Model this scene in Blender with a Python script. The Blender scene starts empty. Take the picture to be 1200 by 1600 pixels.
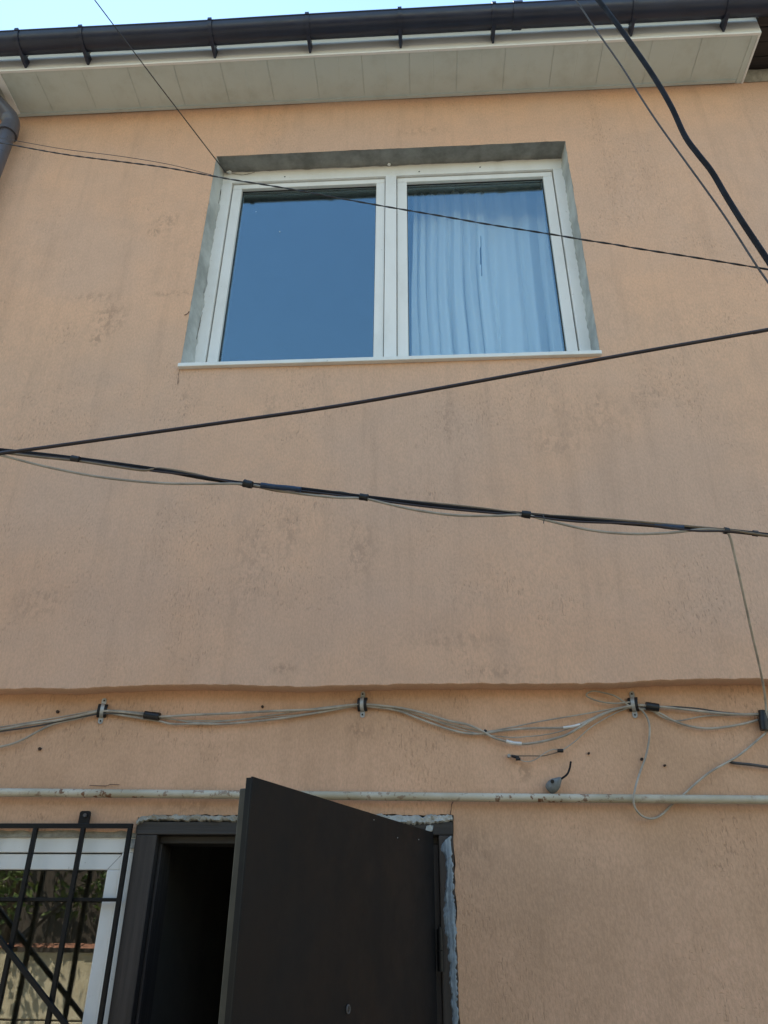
import bpy, bmesh, math, random
from mathutils import Vector, Matrix, noise

rnd = random.Random(11)
scn = bpy.context.scene
COL = scn.collection

# ------------------------------------------------------------------ camera
FPX = 1200.0                                   # focal length in photograph pixels (1200 x 1600)
YAW, PITCH, ROLL = math.radians(-3.37), math.radians(28.91), math.radians(0.483)
CAM = Vector((0.0, -2.75, 1.65))
_f = Vector((math.sin(YAW) * math.cos(PITCH), math.cos(YAW) * math.cos(PITCH), math.sin(PITCH)))
_r = Vector((math.cos(YAW), -math.sin(YAW), 0.0))
_u = _r.cross(_f)
R_ = _r * math.cos(ROLL) + _u * math.sin(ROLL)
U_ = _u * math.cos(ROLL) - _r * math.sin(ROLL)
cam = bpy.data.objects.new('camera', bpy.data.cameras.new('camera'))
COL.objects.link(cam)
cam.data.sensor_fit = 'VERTICAL'
cam.data.sensor_height = 24.0
cam.data.lens = 24.0 * FPX / 1600.0
cam.data.clip_start = 0.05
cam.data.clip_end = 2000
M = Matrix((R_, U_, -_f)).transposed().to_4x4()
M.translation = CAM
cam.matrix_world = M
scn.camera = cam

# ------------------------------------------------------------------ sky, sun, exposure
SUN_EL, SUN_AZ = math.radians(56), math.radians(-30)    # azimuth from +Y towards +X; the sun stands behind the house
w = bpy.data.worlds.new('World')
scn.world = w
w.use_nodes = True
nt = w.node_tree
nt.nodes.clear()
sky = nt.nodes.new('ShaderNodeTexSky')
sky.sky_type = 'NISHITA'
sky.sun_disc = False
sky.sun_elevation = SUN_EL
sky.sun_rotation = SUN_AZ
sky.air_density = 2.0
sky.dust_density = 0.02
sky.ozone_density = 4.0
sky.altitude = 0
bg = nt.nodes.new('ShaderNodeBackground')
bg.inputs['Strength'].default_value = 0.12
wo = nt.nodes.new('ShaderNodeOutputWorld')
nt.links.new(sky.outputs[0], bg.inputs['Color'])
nt.links.new(bg.outputs[0], wo.inputs['Surface'])

sl = bpy.data.lights.new('sun', 'SUN')
sl.energy = 3.6
sl.angle = math.radians(0.53)
sl.color = (1.0, 0.95, 0.87)
so = bpy.data.objects.new('sun', sl)
COL.objects.link(so)
sdir = Vector((math.sin(SUN_AZ) * math.cos(SUN_EL), math.cos(SUN_AZ) * math.cos(SUN_EL), math.sin(SUN_EL)))
so.rotation_euler = sdir.to_track_quat('Z', 'Y').to_euler()
so.location = sdir * 40

vs = scn.view_settings
vs.view_transform = 'Standard'
vs.look = 'None'
vs.gamma = 1.0
vs.use_curve_mapping = False
vs.exposure = 1.26
scn.render.engine = 'CYCLES'
scn.cycles.max_bounces = 7
scn.cycles.transparent_max_bounces = 16
scn.cycles.use_denoising = True


# ------------------------------------------------------------------ measuring helpers
def ray(px, py):
    return R_ * ((px - 600) / FPX) - U_ * ((py - 800) / FPX) + _f


def at(px, py, Y):
    """point of the photograph on the vertical plane y = Y"""
    d = ray(px, py)
    return CAM + d * ((Y - CAM.y) / d.y)


def atz(px, py, Z):
    d = ray(px, py)
    return CAM + d * ((Z - CAM.z) / d.z)


def nz(x, y, z, s=1.0, seed=0.0):
    return noise.noise(Vector((x * s + seed, y * s + seed * 1.7, z * s - seed)))


# ------------------------------------------------------------------ material helpers
class NT:
    def __init__(self, name):
        self.m = bpy.data.materials.new(name)
        self.m.use_nodes = True
        self.t = self.m.node_tree
        self.t.nodes.clear()
        self.out = self.n('ShaderNodeOutputMaterial')
        self.b = self.n('ShaderNodeBsdfPrincipled')
        self.l(self.b.outputs[0], self.out.inputs[0])
        g = self.n('ShaderNodeNewGeometry')
        self.pos = g.outputs['Position']

    def n(self, t, **kw):
        x = self.t.nodes.new(t)
        for k, v in kw.items():
            setattr(x, k, v)
        return x

    def l(self, a, b):
        self.t.links.new(a, b)

    def mapping(self, scale=(1, 1, 1), loc=(0, 0, 0), rot=(0, 0, 0), src=None):
        mp = self.n('ShaderNodeMapping')
        mp.inputs['Scale'].default_value = scale
        mp.inputs['Location'].default_value = loc
        mp.inputs['Rotation'].default_value = rot
        self.l(src or self.pos, mp.inputs['Vector'])
        return mp.outputs[0]

    def noise(self, vec, scale=5, detail=4, rough=0.55, dist=0.0):
        x = self.n('ShaderNodeTexNoise')
        x.inputs['Scale'].default_value = scale
        x.inputs['Detail'].default_value = detail
        x.inputs['Roughness'].default_value = rough
        x.inputs['Distortion'].default_value = dist
        self.l(vec, x.inputs['Vector'])
        return x.outputs['Fac']

    def ramp(self, fac, a, b, lo=0.0, hi=1.0):
        x = self.n('ShaderNodeMapRange')
        x.inputs['From Min'].default_value = a
        x.inputs['From Max'].default_value = b
        x.inputs['To Min'].default_value = lo
        x.inputs['To Max'].default_value = hi
        x.interpolation_type = 'SMOOTHSTEP'
        self.l(fac, x.inputs['Value'])
        return x.outputs[0]

    def math(self, op, a, b=None):
        x = self.n('ShaderNodeMath', operation=op)
        for i, v in enumerate((a, b)):
            if v is None:
                continue
            if isinstance(v, (int, float)):
                x.inputs[i].default_value = v
            else:
                self.l(v, x.inputs[i])
        return x.outputs[0]

    def mix(self, fac, a, b, mode='MIX'):
        x = self.n('ShaderNodeMix', data_type='RGBA', blend_type=mode)
        if isinstance(fac, (int, float)):
            x.inputs[0].default_value = fac
        else:
            self.l(fac, x.inputs[0])
        for i, v in ((6, a), (7, b)):
            if isinstance(v, tuple):
                x.inputs[i].default_value = (*v, 1.0)
            else:
                self.l(v, x.inputs[i])
        return x.outputs[2]

    def color(self, c):
        if isinstance(c, tuple):
            self.b.inputs['Base Color'].default_value = (*c, 1)
        else:
            self.l(c, self.b.inputs['Base Color'])

    def rough(self, r):
        if isinstance(r, (int, float)):
            self.b.inputs['Roughness'].default_value = r
        else:
            self.l(r, self.b.inputs['Roughness'])

    def bump(self, h, strength=0.5, dist=0.01):
        x = self.n('ShaderNodeBump')
        x.inputs['Strength'].default_value = strength
        x.inputs['Distance'].default_value = dist
        self.l(h, x.inputs['Height'])
        self.l(x.outputs[0], self.b.inputs['Normal'])

    def spot(self, c, rx, rz, soft=0.6):
        """soft elliptical mask on a wall around a point"""
        mp = self.mapping((1 / rx, 0.0, 1 / rz), (-c[0] / rx, 0, -c[2] / rz))
        ln = self.n('ShaderNodeVectorMath', operation='LENGTH')
        self.l(mp, ln.inputs[0])
        return self.ramp(ln.outputs['Value'], 1.0, 1.0 - soft)


def simple(name, c, rough=0.5, var=0.15, scale=8, metal=0.0, bump=0.0, bscale=60, spec=None, c2=None):
    k = NT(name)
    f = k.noise(k.pos, scale, 5, 0.6)
    f2 = k.ramp(f, 0.3, 0.7)
    dark = c2 or tuple(x * (1 - var) for x in c)
    k.color(k.mix(f2, dark, c))
    k.rough(k.ramp(k.noise(k.pos, scale * 2.3, 4), 0.3, 0.7, max(0, rough - 0.08), min(1, rough + 0.08)))
    k.b.inputs['Metallic'].default_value = metal
    if spec is not None:
        k.b.inputs['Specular IOR Level'].default_value = spec
    if bump:
        k.bump(k.noise(k.pos, bscale, 4), bump, 0.004)
    return k.m


def plaster(name, base, grey, seed, stains=(), groove=0.95, dirt=0.38):
    k = NT(name)
    p = k.mapping((1, 1, 1), (seed, seed * 1.3, -seed))
    blot = k.ramp(k.noise(p, 1.3, 3, 0.6), 0.36, 0.66)
    col = k.mix(blot, base, grey)
    mott = k.ramp(k.noise(p, 9, 3, 0.65), 0.3, 0.75)
    col = k.mix(k.math('MULTIPLY', mott, 0.35), col, tuple(x * 0.84 for x in grey))
    # sand grain of the render
    gra = k.noise(k.mapping((1, 1, .45), (seed, 0, 0)), 150, 2, 0.7)
    col = k.mix(k.ramp(gra, 0.36, 0.60, 0.20, 0.0), col, tuple(x * 0.55 for x in grey))
    col = k.mix(k.ramp(gra, 0.56, 0.74, 0.0, 0.14), col, tuple(min(1, x * 1.18) for x in base))
    # rain streaks, long and narrow
    st = k.ramp(k.noise(k.mapping((8.5, 8.5, 0.7), (seed, 0, seed)), 1.0, 4, 0.68), 0.50, 0.70)
    col = k.mix(k.math('MULTIPLY', st, dirt * 0.62), col, tuple(x * 0.62 for x in grey))
    st2 = k.ramp(k.noise(k.mapping((22, 22, 1.6), (seed, 2, seed)), 1.0, 1, 0.6), 0.54, 0.76)
    col = k.mix(k.math('MULTIPLY', st2, dirt * 0.30), col, tuple(x * 0.66 for x in grey))
    # worm grooves of the float finish, mostly upright, in patches
    g1 = k.noise(k.mapping((200, 200, 46), (seed, 0, 0)), 1.0, 1, 0.5)
    g1 = k.ramp(g1, 0.61, 0.72)
    g2 = k.noise(k.mapping((55, 55, 130), (0, seed, 3)), 1.0, 1, 0.5)
    g2 = k.ramp(g2, 0.66, 0.75)
    patch = k.ramp(k.noise(p, 3.1, 3, 0.65), 0.47, 0.66)
    gr = k.math('MULTIPLY', k.math('MAXIMUM', g1, k.math('MULTIPLY', g2, 0.6)), k.math('ADD', k.math('MULTIPLY', patch, 0.9), 0.1))
    col = k.mix(k.math('MULTIPLY', gr, 0.36 * groove), col, tuple(x * 0.42 for x in grey))
    extra = None
    sn = k.ramp(k.noise(k.mapping((1, 1, .6)), 34, 3, 0.7), 0.44, 0.60)
    for c, rx, rz, a in stains:
        sm = k.math('MULTIPLY', k.math('MULTIPLY', k.spot(c, rx, rz, 0.8), sn), a)
        extra = sm if extra is None else k.math('MAXIMUM', extra, sm)
    if extra is not None:
        col = k.mix(extra, col, tuple(x * 0.55 for x in grey))
    k.color(col)
    k.rough(0.93)
    k.b.inputs['Specular IOR Level'].default_value = 0.2
    mid = k.noise(k.mapping((1, 1, .5)), 75, 2, 0.6)
    big = k.noise(k.pos, 5, 1, 0.5)
    h = k.math('ADD', k.math('MULTIPLY', gra, 0.30), k.math('MULTIPLY', mid, 0.45))
    h = k.math('ADD', h, k.math('MULTIPLY', big, 0.8))
    h = k.math('SUBTRACT', h, k.math('MULTIPLY', gr, 0.55))
    if extra is not None:
        h = k.math('SUBTRACT', h, k.math('MULTIPLY', extra, 0.4))
    k.bump(h, 0.6, 0.006)
    return k.m


MAT = {}
PEACH, PGREY = (0.73, 0.45, 0.298), (0.665, 0.435, 0.31)
W = lambda x, y: at(x, y, 0.0)
MAT['plaster_up'] = plaster('plaster_upper', PEACH, PGREY, 3.1, stains=[
    (W(170, 500), .13, .17, .55), (W(150, 465), .20, .05, .4), (W(262, 345), .10, .10, .5), (W(270, 458), .16, .03, .5),
    (W(440, 1045), .08, .03, .6), (W(780, 1050), .12, .04, .4), (W(870, 690), .2, .12, .3), (W(150, 530), .05, .06, .6),
    (W(660, 205), .25, .06, .3), (W(390, 880), .12, .3, .3), (W(930, 650), .3, .2, .22), (W(560, 860), .10, .22, .4), (W(450, 830), .06, .18, .4), (W(60, 940), .16, .12, .35), (W(1010, 620), .12, .08, .4), (W(700, 1000), .3, .06, .3), (W(286, 640), .03, .16, .5), (W(420, 640), .04, .2, .35), (W(700, 650), .05, .22, .35), (W(935, 630), .03, .15, .4), (W(240, 362), .05, .05, .7)])
MAT['plaster_low'] = plaster('plaster_lower', PEACH, (0.60, 0.37, 0.235), 17.0, groove=1.0, dirt=0.3, stains=[
    (at(560, 1140, .07), .07, .05, .5), (at(815, 1205, .07), .07, .05, .5), (at(300, 1260, .07), .25, .03, .4), (at(740, 1330, .07), .1, .12, .35)])


def mk_cement(name, c, sc=9):
    k = NT(name)
    f = k.ramp(k.noise(k.pos, sc, 6, 0.65), 0.3, 0.7)
    k.color(k.mix(f, tuple(x * 0.68 for x in c), tuple(min(1, x * 1.18) for x in c)))
    k.rough(0.95)
    k.bump(k.noise(k.pos, 90, 5, 0.7), 0.6, 0.006)
    return k.m


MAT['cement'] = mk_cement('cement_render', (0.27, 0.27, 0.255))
MAT['cement_pale'] = mk_cement('pale_cement', (0.47, 0.48, 0.46), 5)
MAT['mortar'] = mk_cement('rough_mortar', (0.36, 0.34, 0.29), 22)


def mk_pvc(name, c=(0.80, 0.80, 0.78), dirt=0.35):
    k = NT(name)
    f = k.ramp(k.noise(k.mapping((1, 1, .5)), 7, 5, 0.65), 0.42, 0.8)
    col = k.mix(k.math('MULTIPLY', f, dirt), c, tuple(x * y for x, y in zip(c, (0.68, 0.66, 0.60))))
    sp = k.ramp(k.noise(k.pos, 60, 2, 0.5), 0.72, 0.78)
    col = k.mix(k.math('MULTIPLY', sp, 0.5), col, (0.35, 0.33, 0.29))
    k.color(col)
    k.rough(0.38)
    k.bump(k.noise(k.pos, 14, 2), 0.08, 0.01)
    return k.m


MAT['pvc'] = mk_pvc('white_pvc')
MAT['pvc_sill'] = mk_pvc('white_sill', (0.78, 0.78, 0.75), 0.45)
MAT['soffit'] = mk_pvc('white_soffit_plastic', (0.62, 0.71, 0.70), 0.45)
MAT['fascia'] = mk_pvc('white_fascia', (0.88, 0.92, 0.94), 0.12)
MAT['gutter'] = simple('dark_brown_gutter_plastic', (0.026, 0.034, 0.064), 0.38, 0.25, 5, bump=0.05, bscale=20)
MAT['downpipe'] = simple('brown_downpipe_plastic', (0.105, 0.107, 0.135), 0.35, 0.25, 6)
MAT['gasket'] = simple('black_gasket', (0.012, 0.012, 0.013), 0.6, 0.2)
MAT['iron'] = simple('black_painted_iron', (0.006, 0.006, 0.007), 0.5, 0.4, 30, spec=0.3, bump=0.15, bscale=120)
MAT['cable_black'] = simple('black_cable_sheath', (0.012, 0.011, 0.013), 0.7, 0.3, 12, spec=0.25)
MAT['cable_grey'] = simple('grey_cable_sheath', (0.10, 0.095, 0.095), 0.7, 0.3, 12, spec=0.3)
MAT['cable_brown'] = simple('brown_cable_sheath', (0.040, 0.028, 0.030), 0.55, 0.3, 12)
MAT['wire_tan'] = simple('tan_wire_insulation', (0.22, 0.16, 0.10), 0.6, 0.35, 20)
MAT['wire_beige'] = simple('beige_wire_insulation', (0.42, 0.37, 0.30), 0.6, 0.35, 16)
MAT['wire_grey'] = simple('dirty_grey_wire', (0.50, 0.45, 0.38), 0.65, 0.45, 14)
MAT['wire_white'] = simple('white_wire_wrap', (0.74, 0.73, 0.72), 0.5, 0.2, 25)
MAT['wire_thin'] = simple('thin_dark_wire', (0.03, 0.028, 0.028), 0.5, 0.3)
MAT['tape'] = simple('black_insulating_tape', (0.012, 0.012, 0.014), 0.42, 0.3, 20, bump=0.2, bscale=150)
MAT['tape_blue'] = simple('blue_insulating_tape', (0.02, 0.045, 0.10), 0.4, 0.4, 60)
MAT['steel'] = simple('galvanised_steel', (0.52, 0.52, 0.50), 0.5, 0.35, 40, metal=0.35)
MAT['rubber'] = simple('black_rubber', (0.013, 0.013, 0.015), 0.6, 0.3)
MAT['door_skin'] = simple('dark_painted_door_sheet', (0.0066, 0.0070, 0.0086), 0.5, 0.25, 3, spec=0.22, bump=0.08, bscale=30)
MAT['door_edge'] = simple('olive_brown_door_edge', (0.052, 0.046, 0.031), 0.6, 0.3, 12)
MAT['gland'] = simple('grey_rubber_gland', (0.20, 0.21, 0.21), 0.6, 0.4, 50)
MAT['smear'] = None


def mk_wood(name, c, along='z'):
    k = NT(name)
    sc = {'z': (60, 60, 2.2), 'x': (2.2, 60, 60)}[along]
    g = k.ramp(k.noise(k.mapping(sc), 1.0, 5, 0.6), 0.3, 0.75)
    b = k.ramp(k.noise(k.pos, 6, 4), 0.35, 0.7)
    col = k.mix(g, tuple(x * 0.55 for x in c), tuple(x * 1.25 for x in c))
    col = k.mix(k.math('MULTIPLY', b, 0.5), col, tuple(x * 0.8 for x in c))
    k.color(col)
    k.rough(0.66)
    k.bump(g, 0.35, 0.003)
    return k.m


MAT['jamb'] = mk_wood('dark_stained_wood', (0.050, 0.039, 0.033), 'z')
MAT['header'] = mk_wood('dark_stained_wood_header', (0.046, 0.040, 0.036), 'x')
MAT['timber'] = mk_wood('old_brown_timber', (0.040, 0.030, 0.028), 'x')


def mk_smear():
    k = NT('pale_blue_paint_smear')
    f = k.ramp(k.noise(k.mapping((70, 70, 7)), 1.0, 5, 0.7), 0.3, 0.7)
    k.color(k.mix(f, (0.11, 0.14, 0.17), (0.30, 0.36, 0.41)))
    k.rough(0.75)
    k.bump(f, 0.4, 0.002)
    return k.m


MAT['smear'] = mk_smear()


def mk_gaspipe():
    k = NT('cream_painted_rusty_pipe')
    c = k.mix(k.ramp(k.noise(k.mapping((1, 1, 1)), 6, 4), 0.35, 0.7), (0.42, 0.37, 0.27), (0.58, 0.53, 0.43))
    zone = k.ramp(k.noise(k.mapping((1.1, 0, 0), (4.3, 0, 0)), 1.2, 3), 0.38, 0.6)
    sp = k.ramp(k.noise(k.pos, 48, 4, 0.6), 0.55, 0.63)
    rust = k.math('MULTIPLY', sp, k.math('ADD', k.math('MULTIPLY', zone, 0.9), 0.1))
    c = k.mix(rust, c, (0.16, 0.065, 0.025))
    sp2 = k.ramp(k.noise(k.mapping((1, 1, 1), (9, 0, 0)), 22, 3, 0.6), 0.66, 0.74)
    c = k.mix(k.math('MULTIPLY', sp2, 0.6), c, (0.26, 0.13, 0.06))
    k.color(c)
    k.rough(0.55)
    k.bump(k.noise(k.pos, 70, 4), 0.25, 0.003)
    return k.m


MAT['gaspipe'] = mk_gaspipe()


def mk_glass(name, ior, tint, refl_tint=(0.66, 0.90, 1.0)):
    k = NT(name)
    k.t.nodes.remove(k.b)
    lw = k.n('ShaderNodeLayerWeight')
    p5 = k.math('POWER', lw.outputs['Facing'], 5.0)
    lw.inputs['Blend'].default_value = 0.5
    fr = k.math('ADD', k.math('MULTIPLY', p5, 1.0 - ior), ior)      # Schlick, the same from both sides
    gl = k.n('ShaderNodeBsdfGlossy')
    gl.inputs['Roughness'].default_value = 0.0
    gl.inputs['Color'].default_value = (*refl_tint, 1)        # blue put into the upstairs reflection to deepen the mirrored sky
    tr = k.n('ShaderNodeBsdfTransparent')
    tr.inputs['Color'].default_value = (*tint, 1)
    mx = k.n('ShaderNodeMixShader')
    k.l(fr, mx.inputs[0])
    k.l(tr.outputs[0], mx.inputs[1])
    k.l(gl.outputs[0], mx.inputs[2])
    k.l(mx.outputs[0], k.out.inputs[0])
    bp = k.n('ShaderNodeBump')
    bp.inputs['Strength'].default_value = 0.03
    bp.inputs['Distance'].default_value = 0.01
    k.l(k.noise(k.pos, 2.2, 2), bp.inputs['Height'])
    k.l(bp.outputs[0], gl.inputs['Normal'])
    return k.m


MAT['glass'] = mk_glass('window_glass', 0.165, (0.91, 0.96, 0.98))

MAT['glass_plain'] = mk_glass('plain_window_glass', 0.20, (0.85, 0.88, 0.86), (1.0, 0.97, 0.90))


def mk_curtain():
    k = NT('white_sheer_curtain')
    k.color((0.90, 0.90, 0.88))
    k.rough(0.9)
    tl = k.n('ShaderNodeBsdfTranslucent')
    tl.inputs['Color'].default_value = (0.8, 0.8, 0.78, 1)
    mx = k.n('ShaderNodeMixShader')
    mx.inputs[0].default_value = 0.12
    k.l(k.b.outputs[0], mx.inputs[1])
    k.l(tl.outputs[0], mx.inputs[2])
    k.l(mx.outputs[0], k.out.inputs[0])
    return k.m


MAT['curtain'] = mk_curtain()
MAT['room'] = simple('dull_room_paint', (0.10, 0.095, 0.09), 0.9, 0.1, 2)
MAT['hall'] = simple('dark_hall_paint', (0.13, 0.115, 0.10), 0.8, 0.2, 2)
MAT['roof'] = simple('brown_metal_roof', (0.07, 0.04, 0.035), 0.5, 0.2, 3)


def mk_ground():
    k = NT('dusty_concrete_yard')
    f = k.ramp(k.noise(k.pos, 1.2, 6, 0.6), 0.3, 0.7)
    g = k.ramp(k.noise(k.pos, 40, 4, 0.7), 0.3, 0.7)
    c = k.mix(f, (0.16, 0.14, 0.105), (0.22, 0.19, 0.145))
    k.color(k.mix(k.math('MULTIPLY', g, 0.3), c, (0.08, 0.07, 0.06)))
    k.rough(0.95)
    k.bump(k.noise(k.pos, 30, 5, 0.7), 0.5, 0.01)
    return k.m


MAT['ground'] = mk_ground()


def mk_fence():
    k = NT('weathered_concrete_panel')
    f = k.ramp(k.noise(k.pos, 4, 6, 0.65), 0.3, 0.7)
    s = k.ramp(k.noise(k.mapping((9, 9, .8)), 1, 4, 0.6), 0.5, 0.72)
    c = k.mix(f, (0.40, 0.34, 0.23), (0.55, 0.48, 0.34))
    k.color(k.mix(k.math('MULTIPLY', s, 0.6), c, (0.15, 0.13, 0.10)))
    k.rough(0.95)
    k.bump(k.noise(k.pos, 26, 5, 0.7), 0.7, 0.012)
    return k.m


MAT['fence'] = mk_fence()
MAT['brick_red'] = simple('orange_clay_tile', (0.30, 0.13, 0.075), 0.85, 0.4, 9, bump=0.4)
MAT['bark'] = mk_wood('tree_bark', (0.10, 0.075, 0.055), 'z')
MAT['shed'] = mk_wood('dark_shed_boards', (0.050, 0.036, 0.026), 'z')


def mk_leaf():
    k = NT('green_leaf')
    oi = k.noise(k.pos, 9, 3)
    c = k.mix(k.ramp(oi, 0.35, 0.65), (0.045, 0.085, 0.018), (0.12, 0.16, 0.035))
    k.color(c)
    k.rough(0.5)
    tl = k.n('ShaderNodeBsdfTranslucent')
    k.l(c, tl.inputs['Color'])
    mx = k.n('ShaderNodeMixShader')
    mx.inputs[0].default_value = 0.3
    k.l(k.b.outputs[0], mx.inputs[1])
    k.l(tl.outputs[0], mx.inputs[2])
    k.l(mx.outputs[0], k.out.inputs[0])
    return k.m


MAT['leaf'] = mk_leaf()
MAT['crack'] = simple('crack_shadowed_plaster', (0.05, 0.03, 0.02), 0.95, 0.2)


# ------------------------------------------------------------------ mesh helpers
class MB:
    def __init__(self):
        self.v, self.f = [], []

    def add(self, vs_, fs):
        o = len(self.v)
        self.v += [tuple(x) for x in vs_]
        self.f += [tuple(i + o for i in q) for q in fs]
        return self

    def box(self, a, b, bev=0.0):
        x0, x1 = sorted((a[0], b[0])); y0, y1 = sorted((a[1], b[1])); z0, z1 = sorted((a[2], b[2]))
        if bev <= 0:
            return self.add([(x0, y0, z0), (x1, y0, z0), (x1, y1, z0), (x0, y1, z0), (x0, y0, z1), (x1, y0, z1), (x1, y1, z1), (x0, y1, z1)],
                            [(0, 3, 2, 1), (4, 5, 6, 7), (0, 1, 5, 4), (1, 2, 6, 5), (2, 3, 7, 6), (3, 0, 4, 7)])
        bm = bmesh.new()
        bmesh.ops.create_cube(bm, size=1.0)
        for v in bm.verts:
            v.co = Vector(((x0 + x1) / 2 + v.co.x * (x1 - x0), (y0 + y1) / 2 + v.co.y * (y1 - y0), (z0 + z1) / 2 + v.co.z * (z1 - z0)))
        bmesh.ops.bevel(bm, geom=bm.edges[:], offset=bev, segments=2, affect='EDGES', profile=0.6)
        self.from_bm(bm)
        return self

    def from_bm(self, bm):
        bm.verts.index_update()
        self.add([v.co[:] for v in bm.verts], [[v.index for v in f.verts] for f in bm.faces])
        bm.free()

    def obox(self, c, ex, ey, ez, bev=0.0):
        """box from centre and three half-axis vectors"""
        m = MB().box((-1, -1, -1), (1, 1, 1)) if bev <= 0 else None
        if m is None:
            lx, ly, lz = ex.length, ey.length, ez.length
            m = MB().box((-lx, -ly, -lz), (lx, ly, lz), bev)
            m.v = [(v[0] / lx, v[1] / ly, v[2] / lz) for v in m.v]
        return self.add([(Vector(c) + ex * v[0] + ey * v[1] + ez * v[2])[:] for v in m.v], m.f)

    def tube(self, pts, r, seg=8, caps=True, rad=None):
        pts = [Vector(p) for p in pts]
        n = len(pts)
        ring = []
        up = Vector((0.13, 0.2, 0.97))
        t0 = (pts[1] - pts[0]).normalized()
        if abs(t0.dot(up)) > 0.95:
            up = Vector((0.98, 0.1, 0.1))
        nrm = (up - t0 * up.dot(t0)).normalized()
        vs_ = []
        for i, p in enumerate(pts):
            t = (pts[min(i + 1, n - 1)] - pts[max(i - 1, 0)]).normalized()
            nrm = (nrm - t * nrm.dot(t)).normalized()
            b = t.cross(nrm)
            rr = rad[i] if rad else r
            for k in range(seg):
                a = 2 * math.pi * k / seg
                vs_.append((p + nrm * (rr * math.cos(a)) + b * (rr * math.sin(a)))[:])
        fs = []
        for i in range(n - 1):
            for k in range(seg):
                k2 = (k + 1) % seg
                fs.append((i * seg + k, i * seg + k2, (i + 1) * seg + k2, (i + 1) * seg + k))
        if caps:
            fs.append(tuple(range(seg - 1, -1, -1)))
            fs.append(tuple((n - 1) * seg + k for k in range(seg)))
        return self.add(vs_, fs)

    def build(self, name, mat, parent=None, smooth=False):
        me = bpy.data.meshes.new(name)
        me.from_pydata(self.v, [], self.f)
        me.update()
        bm = bmesh.new()
        bm.from_mesh(me)
        bmesh.ops.recalc_face_normals(bm, faces=bm.faces[:])
        bm.to_mesh(me)
        bm.free()
        me.materials.append(MAT[mat] if isinstance(mat, str) else mat)
        if smooth:
            me.shade_smooth()
            me.set_sharp_from_angle(angle=math.radians(40))
        o = bpy.data.objects.new(name, me)
        COL.objects.link(o)
        if parent:
            o.parent = parent
        return o


def empty(name, label=None, cat=None, group=None, loc=(0, 0, 0)):
    o = bpy.data.objects.new(name, None)
    o.empty_display_size = 0.2
    COL.objects.link(o)
    o.location = loc
    if label:
        tag(o, label, cat, group)
    return o


def tag(o, label, cat, group=None, kind=None):
    if label:
        o['label'] = label
    if cat:
        o['category'] = cat
    if group:
        o['group'] = group
    if kind:
        o['kind'] = kind
    return o


def spline(pts, n=8):
    """Catmull-Rom through the points"""
    pts = [Vector(p) for p in pts]
    q = [pts[0] * 2 - pts[1]] + pts + [pts[-1] * 2 - pts[-2]]
    out = []
    for i in range(1, len(q) - 2):
        a, b, c, d = q[i - 1], q[i], q[i + 1], q[i + 2]
        for k in range(n):
            t = k / n
            out.append(0.5 * ((2 * b) + (c - a) * t + (2 * a - 5 * b + 4 * c - d) * t * t + (3 * b - a - 3 * c + d) * t ** 3))
    out.append(pts[-1])
    return out


def pl(pix, Y):
    """pixel polyline -> points; Y constant, or linear (Y0, Y1) along x"""
    if isinstance(Y, tuple):
        n = len(pix) - 1
        return [at(p[0], p[1], Y[0] + (Y[1] - Y[0]) * i / n) for i, p in enumerate(pix)]
    return [at(p[0], p[1], Y if len(p) < 3 else p[2]) for p in pix]


def lengthen(pts, a=0.0, b=0.0):
    pts = [Vector(p) for p in pts]
    if a:
        pts.insert(0, pts[0] + (pts[0] - pts[1]).normalized() * a)
    if b:
        pts.append(pts[-1] + (pts[-1] - pts[-2]).normalized() * b)
    return pts


# ================================================================== SETTING
xs = [-400, -60, -20, -8, -4, -2, 0, 2, 4, 8, 20, 60, 400]
ys = [-400, -60, -20, -8, -5, -3.5, -2, -1, 0.0, 8, 20, 60, 400]
gv = [(x, y, 0.0) for y in ys for x in xs]
gf = [(j * 13 + i, j * 13 + i + 1, (j + 1) * 13 + i + 1, (j + 1) * 13 + i) for j in range(12) for i in range(12)]
ground = MB().add(gv, gf).build('ground', 'ground')
tag(ground, 'dusty concrete yard in front of the house', None, None, 'structure')

# ------------------------------------------------------------------ the house
house = empty('house', 'peach plastered two storey house with white window, eave and open dark door', 'house')

XL, XR = -3.3, 2.9                 # ends of the facade
LEDGE = at(600, 1069, 0).z         # underside of the upper storey
TOP = at(600, 157, 0).z + 0.02     # where the soffit meets the wall
LOW_Y = 0.072                      # the lower storey lies back
OX0 = (at(340, 245, 0).x + at(280, 572, 0).x) / 2
OX1 = (at(880, 220, 0).x + at(942, 556, 0).x) / 2
OZ1 = (at(340, 245, 0).z + at(880, 220, 0).z) / 2
OZ0 = (at(280, 572, 0).z + at(942, 556, 0).z) / 2


def lin(a, b, step):
    n = max(1, int(round((b - a) / step)))
    return [a + (b - a) * i / n for i in range(n)]


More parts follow.
